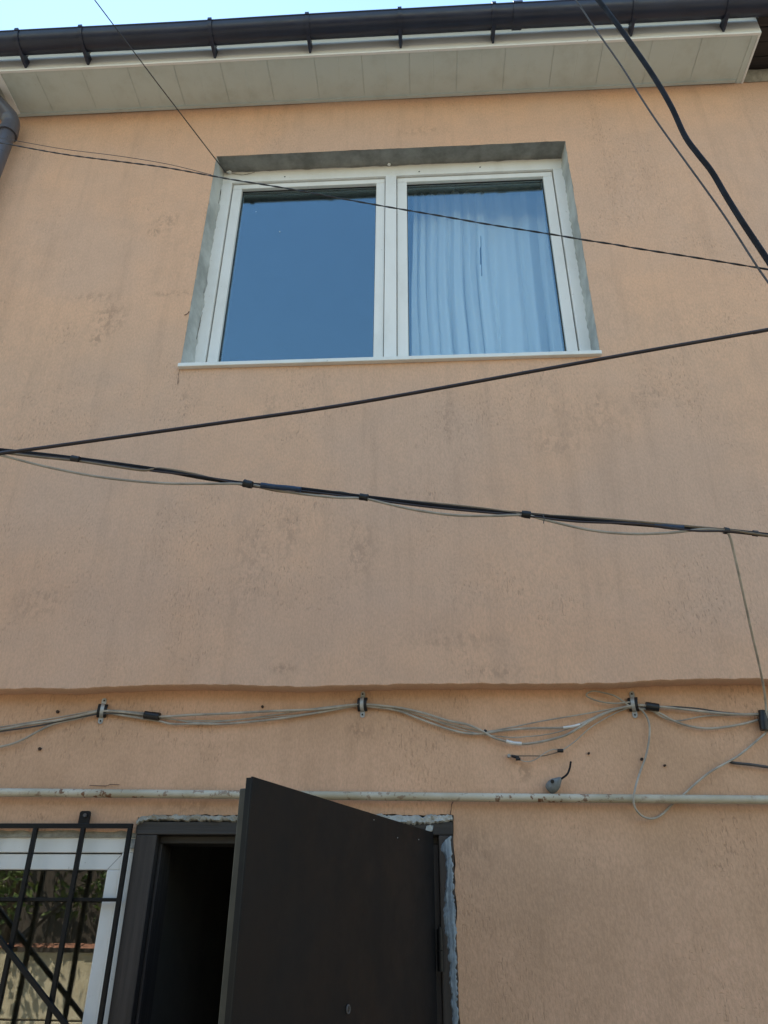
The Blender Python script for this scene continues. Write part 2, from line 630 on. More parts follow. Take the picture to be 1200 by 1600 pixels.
def wall_sheet(xs, zs, hole, ybase, seed, ragged_bottom=0.0, depth=0.0, wav=0.004, jit=0.0035, back=0.3):
    """front sheet of a plastered wall with a rectangular opening, uneven like hand-floated render"""
    m = MB()
    idx = {}

    def vert(i, k):
        if (i, k) in idx:
            return idx[(i, k)]
        x, z = xs[i], zs[k]
        X, Z = x, z
        y = ybase + wav * nz(x, 0, z, 1.3, seed) + 0.35 * wav * nz(x, 0, z, 5.0, seed + 5)
        for (hx0, hx1, hz0, hz1) in hole:
            onx = (abs(x - hx0) < 1e-6 or abs(x - hx1) < 1e-6) and hz0 - 1e-6 <= z <= hz1 + 1e-6
            onz = (abs(z - hz0) < 1e-6 or abs(z - hz1) < 1e-6) and hx0 - 1e-6 <= x <= hx1 + 1e-6
            if onx:
                X += jit * nz(z, 1, 0, 14, seed) + jit * 0.8 * nz(z, 2, 0, 47, seed)
            if onz:
                Z += jit * nz(x, 3, 0, 12, seed) + jit * 0.8 * nz(x, 4, 0, 47, seed)
        if k == 0 and ragged_bottom:
            Z += ragged_bottom * (1.6 * nz(x, 0, 0, 1.4, seed + 2) + 0.35 * nz(x, 0, 0, 8, seed) + 0.34 * nz(x, 0, 1, 37, seed))
            y += 0.002 * nz(x, 5, 0, 30, seed)
        idx[(i, k)] = len(m.v)
        m.v.append((X, y, Z))
        return idx[(i, k)]

    for i in range(len(xs) - 1):
        for k in range(len(zs) - 1):
            cx, cz = (xs[i] + xs[i + 1]) / 2, (zs[k] + zs[k + 1]) / 2
            if any(h[0] < cx < h[1] and h[2] < cz < h[3] for h in hole):
                continue
            m.f.append((vert(i, k), vert(i + 1, k), vert(i + 1, k + 1), vert(i, k + 1)))
    if ragged_bottom:                       # underside of the overhang, with a crumbly rounded lip
        base = [idx[(i, 0)] for i in range(len(xs))]
        prev = base
        for (dy, dz) in ((0.006, -0.004), (depth + 0.02, -0.002)):
            row = []
            for i, b in enumerate(base):
                v = m.v[b]
                row.append(len(m.v))
                m.v.append((v[0], v[1] + dy, v[2] + dz))
            for i in range(len(xs) - 1):
                m.f.append((prev[i], row[i], row[i + 1], prev[i + 1]))
            prev = row
    return m


xsu = lin(XL, -2.5, .1) + lin(-2.5, OX0, .02) + lin(OX0, OX1, .02) + lin(OX1, 2.1, .02) + lin(2.1, XR, .1) + [XR]
zsu = lin(LEDGE, LEDGE + .1, .02) + lin(LEDGE + .1, OZ0 - .1, .05) + lin(OZ0 - .1, OZ0, .025) + lin(OZ0, OZ1, .025) + lin(OZ1, TOP, .025) + lin(TOP, TOP + .25, .05) + [TOP + .25]
upper = wall_sheet(xsu, zsu, [(OX0, OX1, OZ0, OZ1)], 0.0, 4.0, ragged_bottom=0.014, depth=LOW_Y).build('upper_wall', 'plaster_up', house, True)

# masonry core behind the sheets (keeps the sun and the sky out)
core = MB()
WT = 0.36
core.box((XL, .02, LEDGE + .06), (OX0 - .05, WT, TOP + .2))
core.box((OX1 + .05, .02, LEDGE + .06), (XR, WT, TOP + .2))
core.box((OX0 - .05, .02, LEDGE + .06), (OX1 + .05, WT, OZ0 - .05))
core.box((OX0 - .05, .02, OZ1 + .05), (OX1 + .05, WT, TOP + .2))
core.build('masonry', 'mortar', house)
# side walls, rear wall, floors
body = MB()
body.box((XL, WT, 0), (XL + .3, 7, TOP + .2))
body.box((XR - .3, WT, 0), (XR, 7, TOP + .2))
body.box((XL + .3, 6.7, 0), (XR - .3, 7, TOP + .2))
body.build('side_wall', 'plaster_low', house)
MB().box((XL + .3, WT + .002, LEDGE + .3), (XR - .3, 6.7, LEDGE + .45)).box((XL + .3, WT + .002, TOP - .22), (XR - .3, 6.7, TOP - .12)).build('floor_slab', 'room', house)
rm = MB()
rm.box((-1.9, 3.2, LEDGE + .45), (1.6, 3.3, TOP - .22)).box((-2.0, WT + .002, LEDGE + .45), (-1.9, 3.3, TOP - .22)).box((1.6, WT + .002, LEDGE + .45), (1.7, 3.3, TOP - .22))
rm.build('room_partition', 'room', house)

# ---- lower wall with the door and window openings
DX0 = at(216, 1283, LOW_Y).x        # outer edges of the door frame
DX1 = at(708, 1278, LOW_Y).x
DZ1 = at(460, 1274, LOW_Y).z
GX1 = DX0 - 0.004                   # ground floor window: right edge, next to the door
GX0 = GX1 - 1.35
GZ1 = at(100, 1299, LOW_Y).z
GZ0 = 0.75
zsl = lin(0, GZ0, .15) + lin(GZ0, 1.3, .1) + lin(1.3, min(GZ1, DZ1), .025)
lo_, hi_ = min(GZ1, DZ1), max(GZ1, DZ1)
zsl += lin(lo_, hi_, .025) + lin(hi_, LEDGE + .05, .025) + [LEDGE + .05]
xsl = lin(XL, GX0, .1) + lin(GX0, GX1, .025) + [GX1] + lin(DX0, DX1, .02) + lin(DX1, 1.7, .03) + lin(1.7, XR, .1) + [XR]
wl = wall_sheet(xsl, zsl, [(GX0, GX1, GZ0, GZ1), (DX0, DX1, -1, DZ1), (GX1, DX0, -1, DZ1)], LOW_Y, 9.0, jit=0.006)
lower = wl.build('lower_wall', 'plaster_low', house, True)
lc = MB()
lc.box((XL, LOW_Y + .015, 0), (GX0 - .04, .42, LEDGE + .06))
lc.box((DX1 + .02, LOW_Y + .015, 0), (XR, .42, LEDGE + .06))
lc.box((GX0 - .04, LOW_Y + .015, max(DZ1, GZ1) + .02), (DX1 + .02, .42, LEDGE + .06))
lc.box((GX0 - .04, LOW_Y + .015, 0), (GX1 - .02, .42, GZ0 - .03))
lc.build('masonry', 'mortar', house)

# small marks on the lower wall
for (px, py, r) in ((90, 1112, .006), (62, 1170, .006), (410, 1104, .005), (920, 1177, .004), (1003, 1186, .005), (1039, 1196, .004)):
    c = at(px, py, LOW_Y - .004)
    m = MB().tube([c + Vector((0, -.0025, 0)), c + Vector((0, .012, 0))], r, 7)
    m.build('drill_hole', 'crack', house)


def crack(pix, Y, wdt):
    pts = spline([at(x, y, Y) for x, y in pix], 5)
    m = MB()
    rad = [wdt * (0.5 + 0.9 * abs(nz(p.x, 0, p.z, 60))) for p in pts]
    pts = [p + Vector((.002 * nz(p.x, 3, p.z, 70), 0, .002 * nz(p.x, 7, p.z, 70))) for p in pts]
    m.tube(pts, wdt, 5, rad=rad)
    return m.build('crack', 'crack', house)


crack([(708, 1253), (705, 1262), (704, 1274)], LOW_Y - .002, .0014)
crack([(590, 1275), (610, 1277), (640, 1274), (665, 1279), (690, 1273), (706, 1277)], LOW_Y - .004, .002)
crack([(140, 1227), (165, 1228), (172, 1226), (186, 1226)], LOW_Y - .002, .0015)
crack([(288, 492), (293, 490), (296, 486)], -.003, .0022)
crack([(278, 600), (279, 585), (281, 577)], -.002, .0012)

# ------------------------------------------------------------------ upper window
RD = 0.105                                     # depth of the reveal
FX0 = (at(351, 269, RD).x + at(299, 571, RD).x) / 2
FX1 = (at(879, 249, RD).x + at(925, 556, RD).x) / 2
FZ1 = (at(351, 267, RD).z + at(879, 249, RD).z) / 2
FZ0 = OZ0 + 0.0
# reveals: cement slabs with an uneven inner edge smeared over the frame
rv = MB()


def reveal_strip(p0, p1, q0, q1, n, seed, lip_dir, amp):
    """sheet between the outer edge p0-p1 (on the wall) and the inner edge q0-q1 (at the frame), then a ragged lip over the frame"""
    rows = []
    for i in range(n + 1):
        t = i / n
        a = Vector(p0).lerp(Vector(p1), t)
        b = Vector(q0).lerp(Vector(q1), t)
        mid = a.lerp(b, .5) + lip_dir * (0.002 * nz(t * 9, seed, 0, 1.0))
        rg = amp * (0.55 + 1.1 * nz(t * 17, seed, 2, 1.0) + 0.7 * nz(t * 55, seed, 4, 1.0))
        rg = max(0.0015, rg)
        lip0 = b + lip_dir * rg + Vector((0, -.003, 0))
        lip1 = b + lip_dir * rg + Vector((0, .004, 0))
        rows.append([a, mid, b + Vector((0, -.004, 0)) + lip_dir * (rg * .3), lip0, lip1])
    k = len(rows[0])
    o = len(rv.v)
    for r_ in rows:
        rv.v += [v[:] for v in r_]
    for i in range(n):
        for j in range(k - 1):
            rv.f.append((o + i * k + j, o + (i + 1) * k + j, o + (i + 1) * k + j + 1, o + i * k + j + 1))


EPS = .003
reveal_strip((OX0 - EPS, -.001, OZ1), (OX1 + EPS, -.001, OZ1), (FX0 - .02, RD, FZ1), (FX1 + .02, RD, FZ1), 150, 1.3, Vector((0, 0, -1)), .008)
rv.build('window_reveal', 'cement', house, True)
rv = MB()
reveal_strip((OX0, -.001, OZ0), (OX0, -.001, OZ1), (FX0, RD, OZ0), (FX0, RD, FZ1 + .01), 130, 7.7, Vector((1, 0, 0)), .010)
rv.build('window_reveal', 'cement_pale', house, True)
rv = MB()
reveal_strip((OX1, -.001, OZ0), (OX1, -.001, OZ1), (FX1, RD, OZ0), (FX1, RD, FZ1 + .01), 130, 9.1, Vector((-1, 0, 0)), .010)
rv.build('window_reveal', 'cement_pale', house, True)


def ring(m, x0, x1, z0, z1, wl_, wr, wb, wt_, y0, y1, bev=.003):
    """four mitre-less profiles butted end to end"""
    m.box((x0, y0, z1 - wt_), (x1, y1, z1), bev)
    m.box((x0, y0, z0), (x1, y1, z0 + wb), bev)
    m.box((x0, y0 + .0005, z0 + wb), (x0 + wl_, y1 - .0005, z1 - wt_), bev)
    m.box((x1 - wr, y0 + .0005, z0 + wb), (x1, y1 - .0005, z1 - wt_), bev)
    return m


SY = RD + .014                                 # sash front
GLX0 = (at(378, 297, SY).x + at(339, 567, SY).x) / 2       # left pane left edge
GLX1 = (at(588, 290, SY).x + at(583, 560, SY).x) / 2
GRX0 = (at(636, 287, SY).x + at(638, 557, SY).x) / 2
GRX1 = (at(849, 275, SY).x + at(886, 550, SY).x) / 2
MX0 = (at(602, 272, RD).x + at(600, 564, RD).x) / 2
MX1 = (at(619, 271, RD).x + at(620, 563, RD).x) / 2
GZT = (at(378, 296, SY).z + at(849, 274, SY).z) / 2
SZT = (at(364, 285, RD).z + at(863, 264, RD).z) / 2        # lower edge of the top frame profile
SX0 = (at(364, 290, SY).x + at(321, 570, SY).x) / 2        # visible outer edge of the left sash
SX1 = (at(863, 270, SY).x + at(906, 553, SY).x) / 2
BZ = OZ0 + .012
wf = MB()
ring(wf, FX0 - .03, FX1 + .03, BZ - .03, FZ1 + .03, SX0 - FX0 + .028, FX1 - SX1 + .028, .05, FZ1 - SZT + .03, RD, RD + .07)
wf.box((MX0, RD - .001, BZ + .02), (MX1, RD + .06, SZT), .003)
window = wf.build('window_frame', 'pvc', house)
for (x0, x1, gx0, gx1) in ((SX0, MX0, GLX0, GLX1), (MX1, SX1, GRX0, GRX1)):
    s = MB()
    gap = .0035
    ring(s, x0 + gap, x1 - gap, BZ + .022, SZT - .005, gx0 - x0 - gap, x1 - gap - gx1, .055, SZT - .005 - GZT, SY, SY + .055, .004)
    s.build('sash', 'pvc', window)
    q = MB()
    ring(q, gx0 - .006, gx1 + .006, BZ + .07, GZT + .006, .009, .009, .009, .010, SY + .020, SY + .026, .0)
    q.build('gasket', 'gasket', window)
    MB().box((gx0 - .003, SY + .0275, BZ + .072), (gx1 + .003, SY + .0315, GZT + .003)).build('pane', 'glass', window)
    q = MB()
    ring(q, gx0 - .006, gx1 + .006, BZ + .07, GZT + .006, .014, .014, .014, .016, SY + .036, SY + .052, .0)
    q.build('pane_spacer', 'cable_grey', window)
# dark joint behind the sashes
MB().box((SX0 - .004, SY + .0555, BZ), (SX1 + .004, SY + .0565, BZ + .07)).build('joint_seal', 'gasket', window)
MB().box((SX0 - .004, SY + .0555, GZT + .012), (SX1 + .004, SY + .0565, SZT + .004)).build('joint_seal', 'gasket', window)
for (px, py, rr) in ((400, 331, .002), (437, 362, .003)):
    c = at(px, py, SY + .0272)
    MB().tube([c, c + Vector((0, -.001, 0))], rr, 6).build('paint_fleck', 'pvc', window)
# sill
sl_y = -.022
sb = MB().box((at(277, 573, sl_y).x, sl_y, OZ0 - .012), (at(942, 558, sl_y).x, RD + .002, OZ0 + .009), .003)
sb.build('window_sill', 'pvc_sill', window)
# foam lumps and bits at the head of the frame
for (px, py, sx, sz) in ((358, 269, .016, .006), (608, 257, .010, .006)):
    c = at(px, py, RD - .012)
    b = bmesh.new()
    bmesh.ops.create_icosphere(b, subdivisions=2, radius=1)
    for v in b.verts:
        n_ = 1 + .35 * nz(v.co.x, v.co.y, v.co.z, 2, px)
        v.co = Vector((c.x + v.co.x * sx * n_, c.y + v.co.y * .010 * n_, c.z + v.co.z * sz * n_))
    m = MB(); m.from_bm(b)
    m.build('foam_lump', 'pvc', window, True)
for (px, py) in ((445, 276), (655, 268), (750, 261)):
    c = at(px, py, RD - .001)
    MB().tube([c, c + Vector((0, .004, 0))], .0045, 7).build('drain_hole', 'gasket', window)

crack([(345.5, 296), (343, 310), (340, 323), (336, 348), (330.5, 374), (327.5, 395)], RD - .006, .0018)
crack([(326, 404), (321.5, 434), (318.5, 458)], RD - .007, .0014)
crack([(316, 488), (312, 506), (309.5, 518), (307, 530)], RD - .007, .0016)
crack([(362, 271), (380, 273), (398, 269)], RD - .005, .0018)

# curtain behind the right-hand pane
CY = 0.36
cu = MB()
nx, nz_ = 260, 44
cx0, cx1 = at(648, 420, CY).x, at(905, 420, CY).x
ztop, zbot = TOP - .24, OZ0 - .25
for k in range(nz_ + 1):
    t = k / nz_
    z = ztop + (zbot - ztop) * t
    for i in range(nx + 1):
        s = i / nx
        # folds gathered at the rail open downwards
        ph = 15.0 * s ** .82 - 5.0 * s * s + .22 * math.sin(t * 2.3 + s * 7) + .45 * nz(s * 5, t * .8, 0, 1.0, 3)
        a = (.020 + .026 * t) * (.75 + .6 * nz(s * 6, 2, t, 1.0, 9))
        wv = math.sin(2 * math.pi * ph)
        y = CY + a * math.copysign(abs(wv) ** .7, wv) + .22 * a * math.sin(2 * math.pi * (ph * 2.7 + .2)) + .04 * nz(s * 2.5, t * 1.5, 2, 1.0, 8)
        x = cx0 + (cx1 - cx0) * s + .02 * t * math.sin(2 * math.pi * ph + 1.2) + (.012 * nz(t * 3, s * 2, 1, 1.0, 5)) - .02 * (1 - s) * math.sin(t * 2.6)
        cu.v.append((x, y, z))
for k in range(nz_):
    for i in range(nx):
        o_ = k * (nx + 1) + i
        tt, ss = k / nz_, i / nx
        if any(abs(ss - (c0_ + dr * (tt - .5))) < wd_ * max(0.0, 1 - abs(tt - tm) / th) for c0_, dr, wd_, tm, th in ((.43, .0, .0045, .34, .10),)):
            continue          # slits where the cloth gapes
        cu.f.append((o_, o_ + 1, o_ + nx + 2, o_ + nx + 1))
cur = cu.build('curtain', 'curtain', None, True)
tag(cur, 'white pleated curtain hanging behind the right pane of the upper window', 'curtain')

# ------------------------------------------------------------------ eave: soffit, fascia, gutter, downpipe
EY = -0.285                                    # front of the fascia
SZ = TOP - .02
EX0, EX1 = XL, (at(1185, 45, EY).x + at(1158, 128, 0).x) / 2
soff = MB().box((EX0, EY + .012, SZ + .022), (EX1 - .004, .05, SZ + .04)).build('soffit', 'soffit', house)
NP = 19
pw = .2645
x1 = EX1 - .03
k = 0
while x1 - pw > EX0 - .2:
    m = MB()
    dz = .0025 * nz(x1, 0, 0, 2.0, 6)
    xa = x1 - pw + .0006
    # a board with shallow V joints at both sides
    prof = [(xa, -.0050), (xa + .002, -.006), ((xa + x1) / 2 - .003, -.0065), ((xa + x1) / 2, -.0056), ((xa + x1) / 2 + .003, -.0065), (x1 - .0026, -.006), (x1 - .0006, -.0050)]
    ya, yb = EY + .014, -.006
    vs_, fs = [], []
    for y in (ya, yb):
        for (x, z) in prof:
            vs_.append((x, y, SZ + .014 + z + dz * .4))
    n = len(prof)
    for i in range(n - 1):
        fs.append((i, i + 1, n + i + 1, n + i))
    fs += [tuple(range(n)), tuple(range(2 * n - 1, n - 1, -1)), (0, n, 2 * n - 1, n - 1)]
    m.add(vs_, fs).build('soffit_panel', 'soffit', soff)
    x1 -= pw
    k += 1
# trims
MB().box((EX1 - .032, EY + .0145, SZ + .004), (EX1 - .0005, .03, SZ + .021), .003).build('soffit_trim', 'soffit', soff)
MB().box((EX0, -.022, SZ + .002), (EX1 - .036, -.004, SZ + .0075)).build('soffit_trim', 'soffit', soff)
xt = at(14, 150, -.13).x
MB().box((xt - .02, EY + .016, SZ - .004), (xt + .02, -.024, SZ + .006), .003).build('soffit_trim', 'fascia', soff)
# fascia with a returned lower lip, gently wavy
fm = MB()
n = 90
prof = [(0.014, 0.004), (0.014, -.004), (0.0, -.006), (-.003, .0), (0.0, .012), (0.0, .165), (.012, .165)]
for i in range(n + 1):
    x = EX0 + (EX1 - EX0) * i / n
    dz = .006 * nz(x, 0, 0, 1.1, 2) + .002 * nz(x, 0, 0, 6, 3)
    for (y, z) in prof:
        fm.v.append((x, EY + y, SZ + z + (dz if z < .1 else 0)))
K = len(prof)
for i in range(n):
    for j in range(K - 1):
        fm.f.append((i * K + j, (i + 1) * K + j, (i + 1) * K + j + 1, i * K + j + 1))
fm.f += [tuple(range(K)), tuple(n * K + j for j in range(K - 1, -1, -1))]
fm.build('fascia', 'fascia', house)
MB().box((EX1 - .001, EY + .002, SZ + .0), (EX1 + .010, .02, SZ + .165), .002).build('fascia_end', 'fascia', house)

GR = .062                                      # gutter radius
GY = EY - .030 - GR
GXA, GXB = EX0 - .1, EX1 + .055


def gut_z(x):
    return SZ + .102 - .009 * max(0.0, min(1.0, (-.2 - x) / 2.2)) + .003 * nz(x, 0, 0, .9, 12) + .0015 * math.sin(x * 2.1)


gm = MB()
n = 110
arc = [math.pi + math.pi * a / 16 for a in range(17)]
prof = [(GY + GR * math.cos(a), GR * math.sin(a)) for a in arc]
# rolled bead at the outer lip, plain inner lip, then the inside of the shell
outer = [(GY - GR + .010, .004), (GY - GR + .006, .012), (GY - GR - .003, .012), (GY - GR - .005, .004)] + prof + [(GY + GR, .012)]
inner = [(GY + GR - .003, .012)] + [(GY + (GR - .003) * math.cos(a), (GR - .003) * math.sin(a)) for a in reversed(arc)]
full = outer + inner
K = len(full)
for i in range(n + 1):
    x = GXA + (GXB - GXA) * i / n
    for (y, z) in full:
        gm.v.append((x, y + .003 * nz(x, 3, 0, 1.3, 4), gut_z(x) + z))
for i in range(n):
    for j in range(K):
        j2 = (j + 1) % K
        gm.f.append((i * K + j, (i + 1) * K + j, (i + 1) * K + j2, i * K + j2))
# stop end
o_ = len(gm.v)
ring_ = [(GXB, GY + (GR + .003) * math.cos(a), gut_z(GXB) + (GR + .003) * math.sin(a)) for a in arc]
gm.v += ring_ + [(GXB + .006, y, z) for (_, y, z) in ring_]
m_ = len(ring_)
gm.f.append(tuple(o_ + i for i in range(m_)))
gm.f.append(tuple(o_ + m_ + i for i in range(m_ - 1, -1, -1)))
for i in range(m_):
    j = (i + 1) % m_
    gm.f.append((o_ + i, o_ + m_ + i, o_ + m_ + j, o_ + j))
gutter = gm.build('gutter', 'gutter', house, True)


def gutter_band(x, wd, off, tail):
    m = MB()
    aa = [math.pi + (math.pi * (1.0 if not tail else .92)) * a / 14 for a in range(15)]
    z0 = gut_z(x)
    R1, R2 = GR + .0025, GR + .0025 + off
    loop = [(GY - R2 - .006, .016), (GY - R2 - .006, .002)]
    outer = [(GY + R2 * math.cos(a), R2 * math.sin(a)) for a in aa]
    innr = [(GY + R1 * math.cos(a), R1 * math.sin(a)) for a in aa]
    vs_, fs = [], []
    for s in (-.5, .5):
        for (y, z) in outer + innr:
            vs_.append((x + s * wd, y, z0 + z))
    n = len(aa)
    T = 2 * n
    for i in range(n - 1):
        fs += [(i, i + 1, T + i + 1, T + i), (n + i, T + n + i, T + n + i + 1, n + i + 1), (i, n + i, n + i + 1, i + 1), (T + i, T + i + 1, T + n + i + 1, T + n + i)]
    fs += [(0, T, T + n, n), (n - 1, 2 * n - 1, T + 2 * n - 1, T + n - 1)]
    m.add(vs_, fs)
    m.box((x - wd / 2, GY - R2 - .005, z0 - .004), (x + wd / 2, GY - R2 + .010, z0 + .0155), .002)
    if tail:                                    # the foot of the bracket, a lug against the fascia under the gutter
        q = [math.radians(g_) for g_ in (262, 285, 308, 330)]
        pol = [(GY + R1 * math.cos(t), R1 * math.sin(t)) for t in q] + [(EY - .001, R1 * math.sin(q[-1])), (EY - .001, -R2 - .018), (EY - .012, -R2 - .020)]
        o_ = len(m.v)
        K_ = len(pol)
        for sg in (-.5, .5):
            for (y, z) in pol:
                tw_ = 1.0 if z > -R2 - .005 else .5
                m.v.append((x + sg * wd * tw_, y, z0 + z))
        m.f += [tuple(o_ + i for i in range(K_)), tuple(o_ + K_ + i for i in range(K_ - 1, -1, -1))]
        m.f += [(o_ + i, o_ + (i + 1) % K_, o_ + K_ + (i + 1) % K_, o_ + K_ + i) for i in range(K_)]
    return m


for px, py in ((33, 70), (131, 66), (332, 52), (482, 45), (625, 38), (771, 30), (989, 18), (1135, 10)):
    x = at(px, py, GY).x
    gutter_band(x, .022, .004, True).build('gutter_bracket', 'gutter', gutter, True)
gutter_band(at(808, 27, GY).x, .05, .003, False).build('gutter_union', 'gutter', gutter, True)

# roof above
rf = MB()
ry0, ry1 = GY - GR * .2, 3.3
rz0 = SZ + .175
sl_ = .36
rf.add([(XL - .1, ry0, rz0), (EX1, ry0, rz0), (EX1, ry1, rz0 + (ry1 - ry0) * sl_), (XL - .1, ry1, rz0 + (ry1 - ry0) * sl_),
        (XL - .1, ry0, rz0 + .03), (EX1, ry0, rz0 + .03), (EX1, ry1, rz0 + (ry1 - ry0) * sl_ + .03), (XL - .1, ry1, rz0 + (ry1 - ry0) * sl_ + .03)],
       [(0, 1, 2, 3), (4, 5, 6, 7), (0, 1, 5, 4), (1, 2, 6, 5), (2, 3, 7, 6), (3, 0, 4, 7)])
ry2 = 7.2
rf.add([(XL - .1, ry1, rz0 + (ry1 - ry0) * sl_), (XR, ry1, rz0 + (ry1 - ry0) * sl_), (XR, ry2, rz0), (XL - .1, ry2, rz0)], [(0, 1, 2, 3)])
rf.build('roof', 'roof', house)

# downpipe with swan neck at the left edge
dpx = at(0, 240, -.075)
DPR = .043
tz = at(12, 196, -.075).z
dp = MB()
path = [Vector((dpx.x, -.075, .1)), Vector((dpx.x, -.075, 2.0)), Vector((dpx.x, -.075, 4.0)), Vector((dpx.x, -.075, tz - .10)), Vector((dpx.x, -.075, tz))]
dp.tube(path, DPR, 18)
downpipe = dp.build('downpipe', 'downpipe', house, True)
el = [Vector((dpx.x, -.075, tz - .07)), Vector((dpx.x, -.075, tz)), Vector((dpx.x - .008, -.088, tz + .035)), Vector((dpx.x - .035, -.110, tz + .07)),
      Vector((dpx.x - .20, -.25, tz + .20)), Vector((dpx.x - .225, -.275, tz + .235)), Vector((dpx.x - .23, GY, tz + .26)), Vector((dpx.x - .23, GY, SZ + .06))]
MB().tube(spline(el, 5), DPR + .006, 18).build('swan_neck', 'downpipe', downpipe, True)
MB().tube([Vector((dpx.x, -.075, tz - .085)), Vector((dpx.x, -.075, tz - .055))], DPR + .011, 18).build('pipe_collar', 'downpipe', downpipe, True)
MB().box((dpx.x - .012, -.03, 4.3), (dpx.x + .012, .02, 4.33)).tube([Vector((dpx.x, -.075, 4.29)), Vector((dpx.x, -.075, 4.34))], DPR + .004, 18).build('pipe_bracket', 'downpipe', downpipe, True)

# ------------------------------------------------------------------ ground floor window
GWY = LOW_Y + .010
gw_top = at(100, 1308, GWY).z
sash_top = at(100, 1332, GWY).z
gl_top = at(100, 1359, GWY + .01).z
g_fr = (at(213, 1324, GWY).x + at(176, 1590, GWY).x) / 2
g_sash = (at(190, 1333, GWY).x + at(156, 1560, GWY).x) / 2
g_glass = (at(166, 1362, GWY + .01).x + at(129, 1598, GWY + .01).x) / 2
m = MB()
ring(m, GX0, g_fr, GZ0 + .0, gw_top + .0, .065, g_fr - g_sash, .065, gw_top - sash_top, GWY, GWY + .07)
gwin = m.build('window_frame', 'pvc', house)
m = MB()
ring(m, GX0 + .068, g_sash - .002, GZ0 + .068, sash_top - .004, .075, g_sash - .002 - g_glass, .075, sash_top - .004 - gl_top, GWY + .008, GWY + .065, .004)
m.build('sash', 'pvc', gwin)
ring(MB(), GX0 + .139, g_glass + .004, GZ0 + .139, gl_top + .004, .006, .006, .006, .006, GWY + .026, GWY + .031, 0).build('gasket', 'gasket', gwin)
MB().box((GX0 + .14, GWY + .032, GZ0 + .14), (g_glass + .003, GWY + .036, gl_top + .003)).build('pane', 'glass_plain', gwin)
# mitre seam in the sash corner
c0 = Vector((g_glass + .002, GWY + .0075, gl_top + .002)); c1 = Vector((g_sash - .004, GWY + .0075, sash_top - .006))
MB().tube([c0, c1], .0007, 4).build('mitre_seam', 'cable_grey', gwin)
# mortar bed above the window
mo = MB()
n = 70
rows = []
for i in range(n + 1):
    x = GX0 + (g_fr - .004 - GX0) * i / n
    zt = GZ1 + .012 + .004 * nz(x, 0, 0, 20, 3)
    zb = gw_top - .001 - .003 * abs(nz(x, 0, 0, 35, 5))
    rows.append([(x, LOW_Y + .001, zt), (x, LOW_Y + .006 + .004 * nz(x, 1, 1, 22), zt - .003), (x, GWY - .006 + .004 * nz(x, 2, 0, 30), zb), (x, GWY + .01, zb)])
for r_ in rows:
    mo.v += r_
for i in range(n):
    for j in range(3):
        mo.f.append((i * 4 + j, (i + 1) * 4 + j, (i + 1) * 4 + j + 1, i * 4 + j + 1))
mo.build('mortar_bed', 'mortar', gwin, True)
MB().box((g_fr - .0, GWY + .012, GZ0), (DX0 + .001, GWY + .06, GZ1)).build('mortar_bed', 'mortar', gwin)
c = at(207, 1318, GWY - .008)
MB().box(c - Vector((.010, .004, .016)), c + Vector((.012, .006, .014)), .002).build('anchor_plate', 'steel', gwin)
# room behind the ground floor window and hall behind the door
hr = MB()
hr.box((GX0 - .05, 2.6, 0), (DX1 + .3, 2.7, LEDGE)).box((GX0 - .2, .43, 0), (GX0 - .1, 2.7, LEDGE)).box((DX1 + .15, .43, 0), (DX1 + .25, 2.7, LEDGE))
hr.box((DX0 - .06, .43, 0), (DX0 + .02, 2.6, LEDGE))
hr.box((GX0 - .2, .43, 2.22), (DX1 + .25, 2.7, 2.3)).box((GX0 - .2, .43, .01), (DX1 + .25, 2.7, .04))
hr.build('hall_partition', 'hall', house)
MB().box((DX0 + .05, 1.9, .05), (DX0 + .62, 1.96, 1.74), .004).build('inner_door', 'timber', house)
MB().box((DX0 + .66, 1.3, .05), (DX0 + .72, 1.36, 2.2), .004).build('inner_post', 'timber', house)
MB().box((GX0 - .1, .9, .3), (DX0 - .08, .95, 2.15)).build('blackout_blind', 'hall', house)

# ------------------------------------------------------------------ door frame
FY = LOW_Y - .012                              # face of the timber frame
JW = abs(at(246, 1310, FY).x - at(216, 1285, FY).x) * 1.02
HZ1 = at(300, 1284, FY).z
HZ0 = at(300, 1304, FY).z
dfr = MB().box((DX0 + .002, FY, HZ0), (DX1 - .002, FY + .11, HZ1), .004).build('door_frame', 'header', house)
MB().box((DX0 + .002, FY + .002, 0), (DX0 + JW, FY + .112, HZ0 - .0005), .004).build('jamb', 'jamb', dfr)
JR = at(686, 1330, FY).x
MB().box((JR, FY + .002, 0), (DX1 - .002, FY + .112, HZ0 - .0005), .004).build('jamb', 'jamb', dfr)
# inner rebate lining, set back
z2 = at(300, 1306, FY + .035).z
z3 = at(300, 1318, FY + .035).z
MB().box((DX0 + JW + .001, FY + .035, z3), (JR - .001, FY + .16, HZ0 + .02 - .021), .003).build('door_lining', 'header', dfr)
lx = at(253, 1325, FY + .035).x
MB().box((DX0 + JW + .001, FY + .035, 0), (lx, FY + .16, z3 - .0005), .003).build('door_lining', 'jamb', dfr)
MB().box((JR - .03, FY + .035, 0), (JR - .001, FY + .16, z3 - .0005), .003).build('door_lining', 'jamb', dfr)


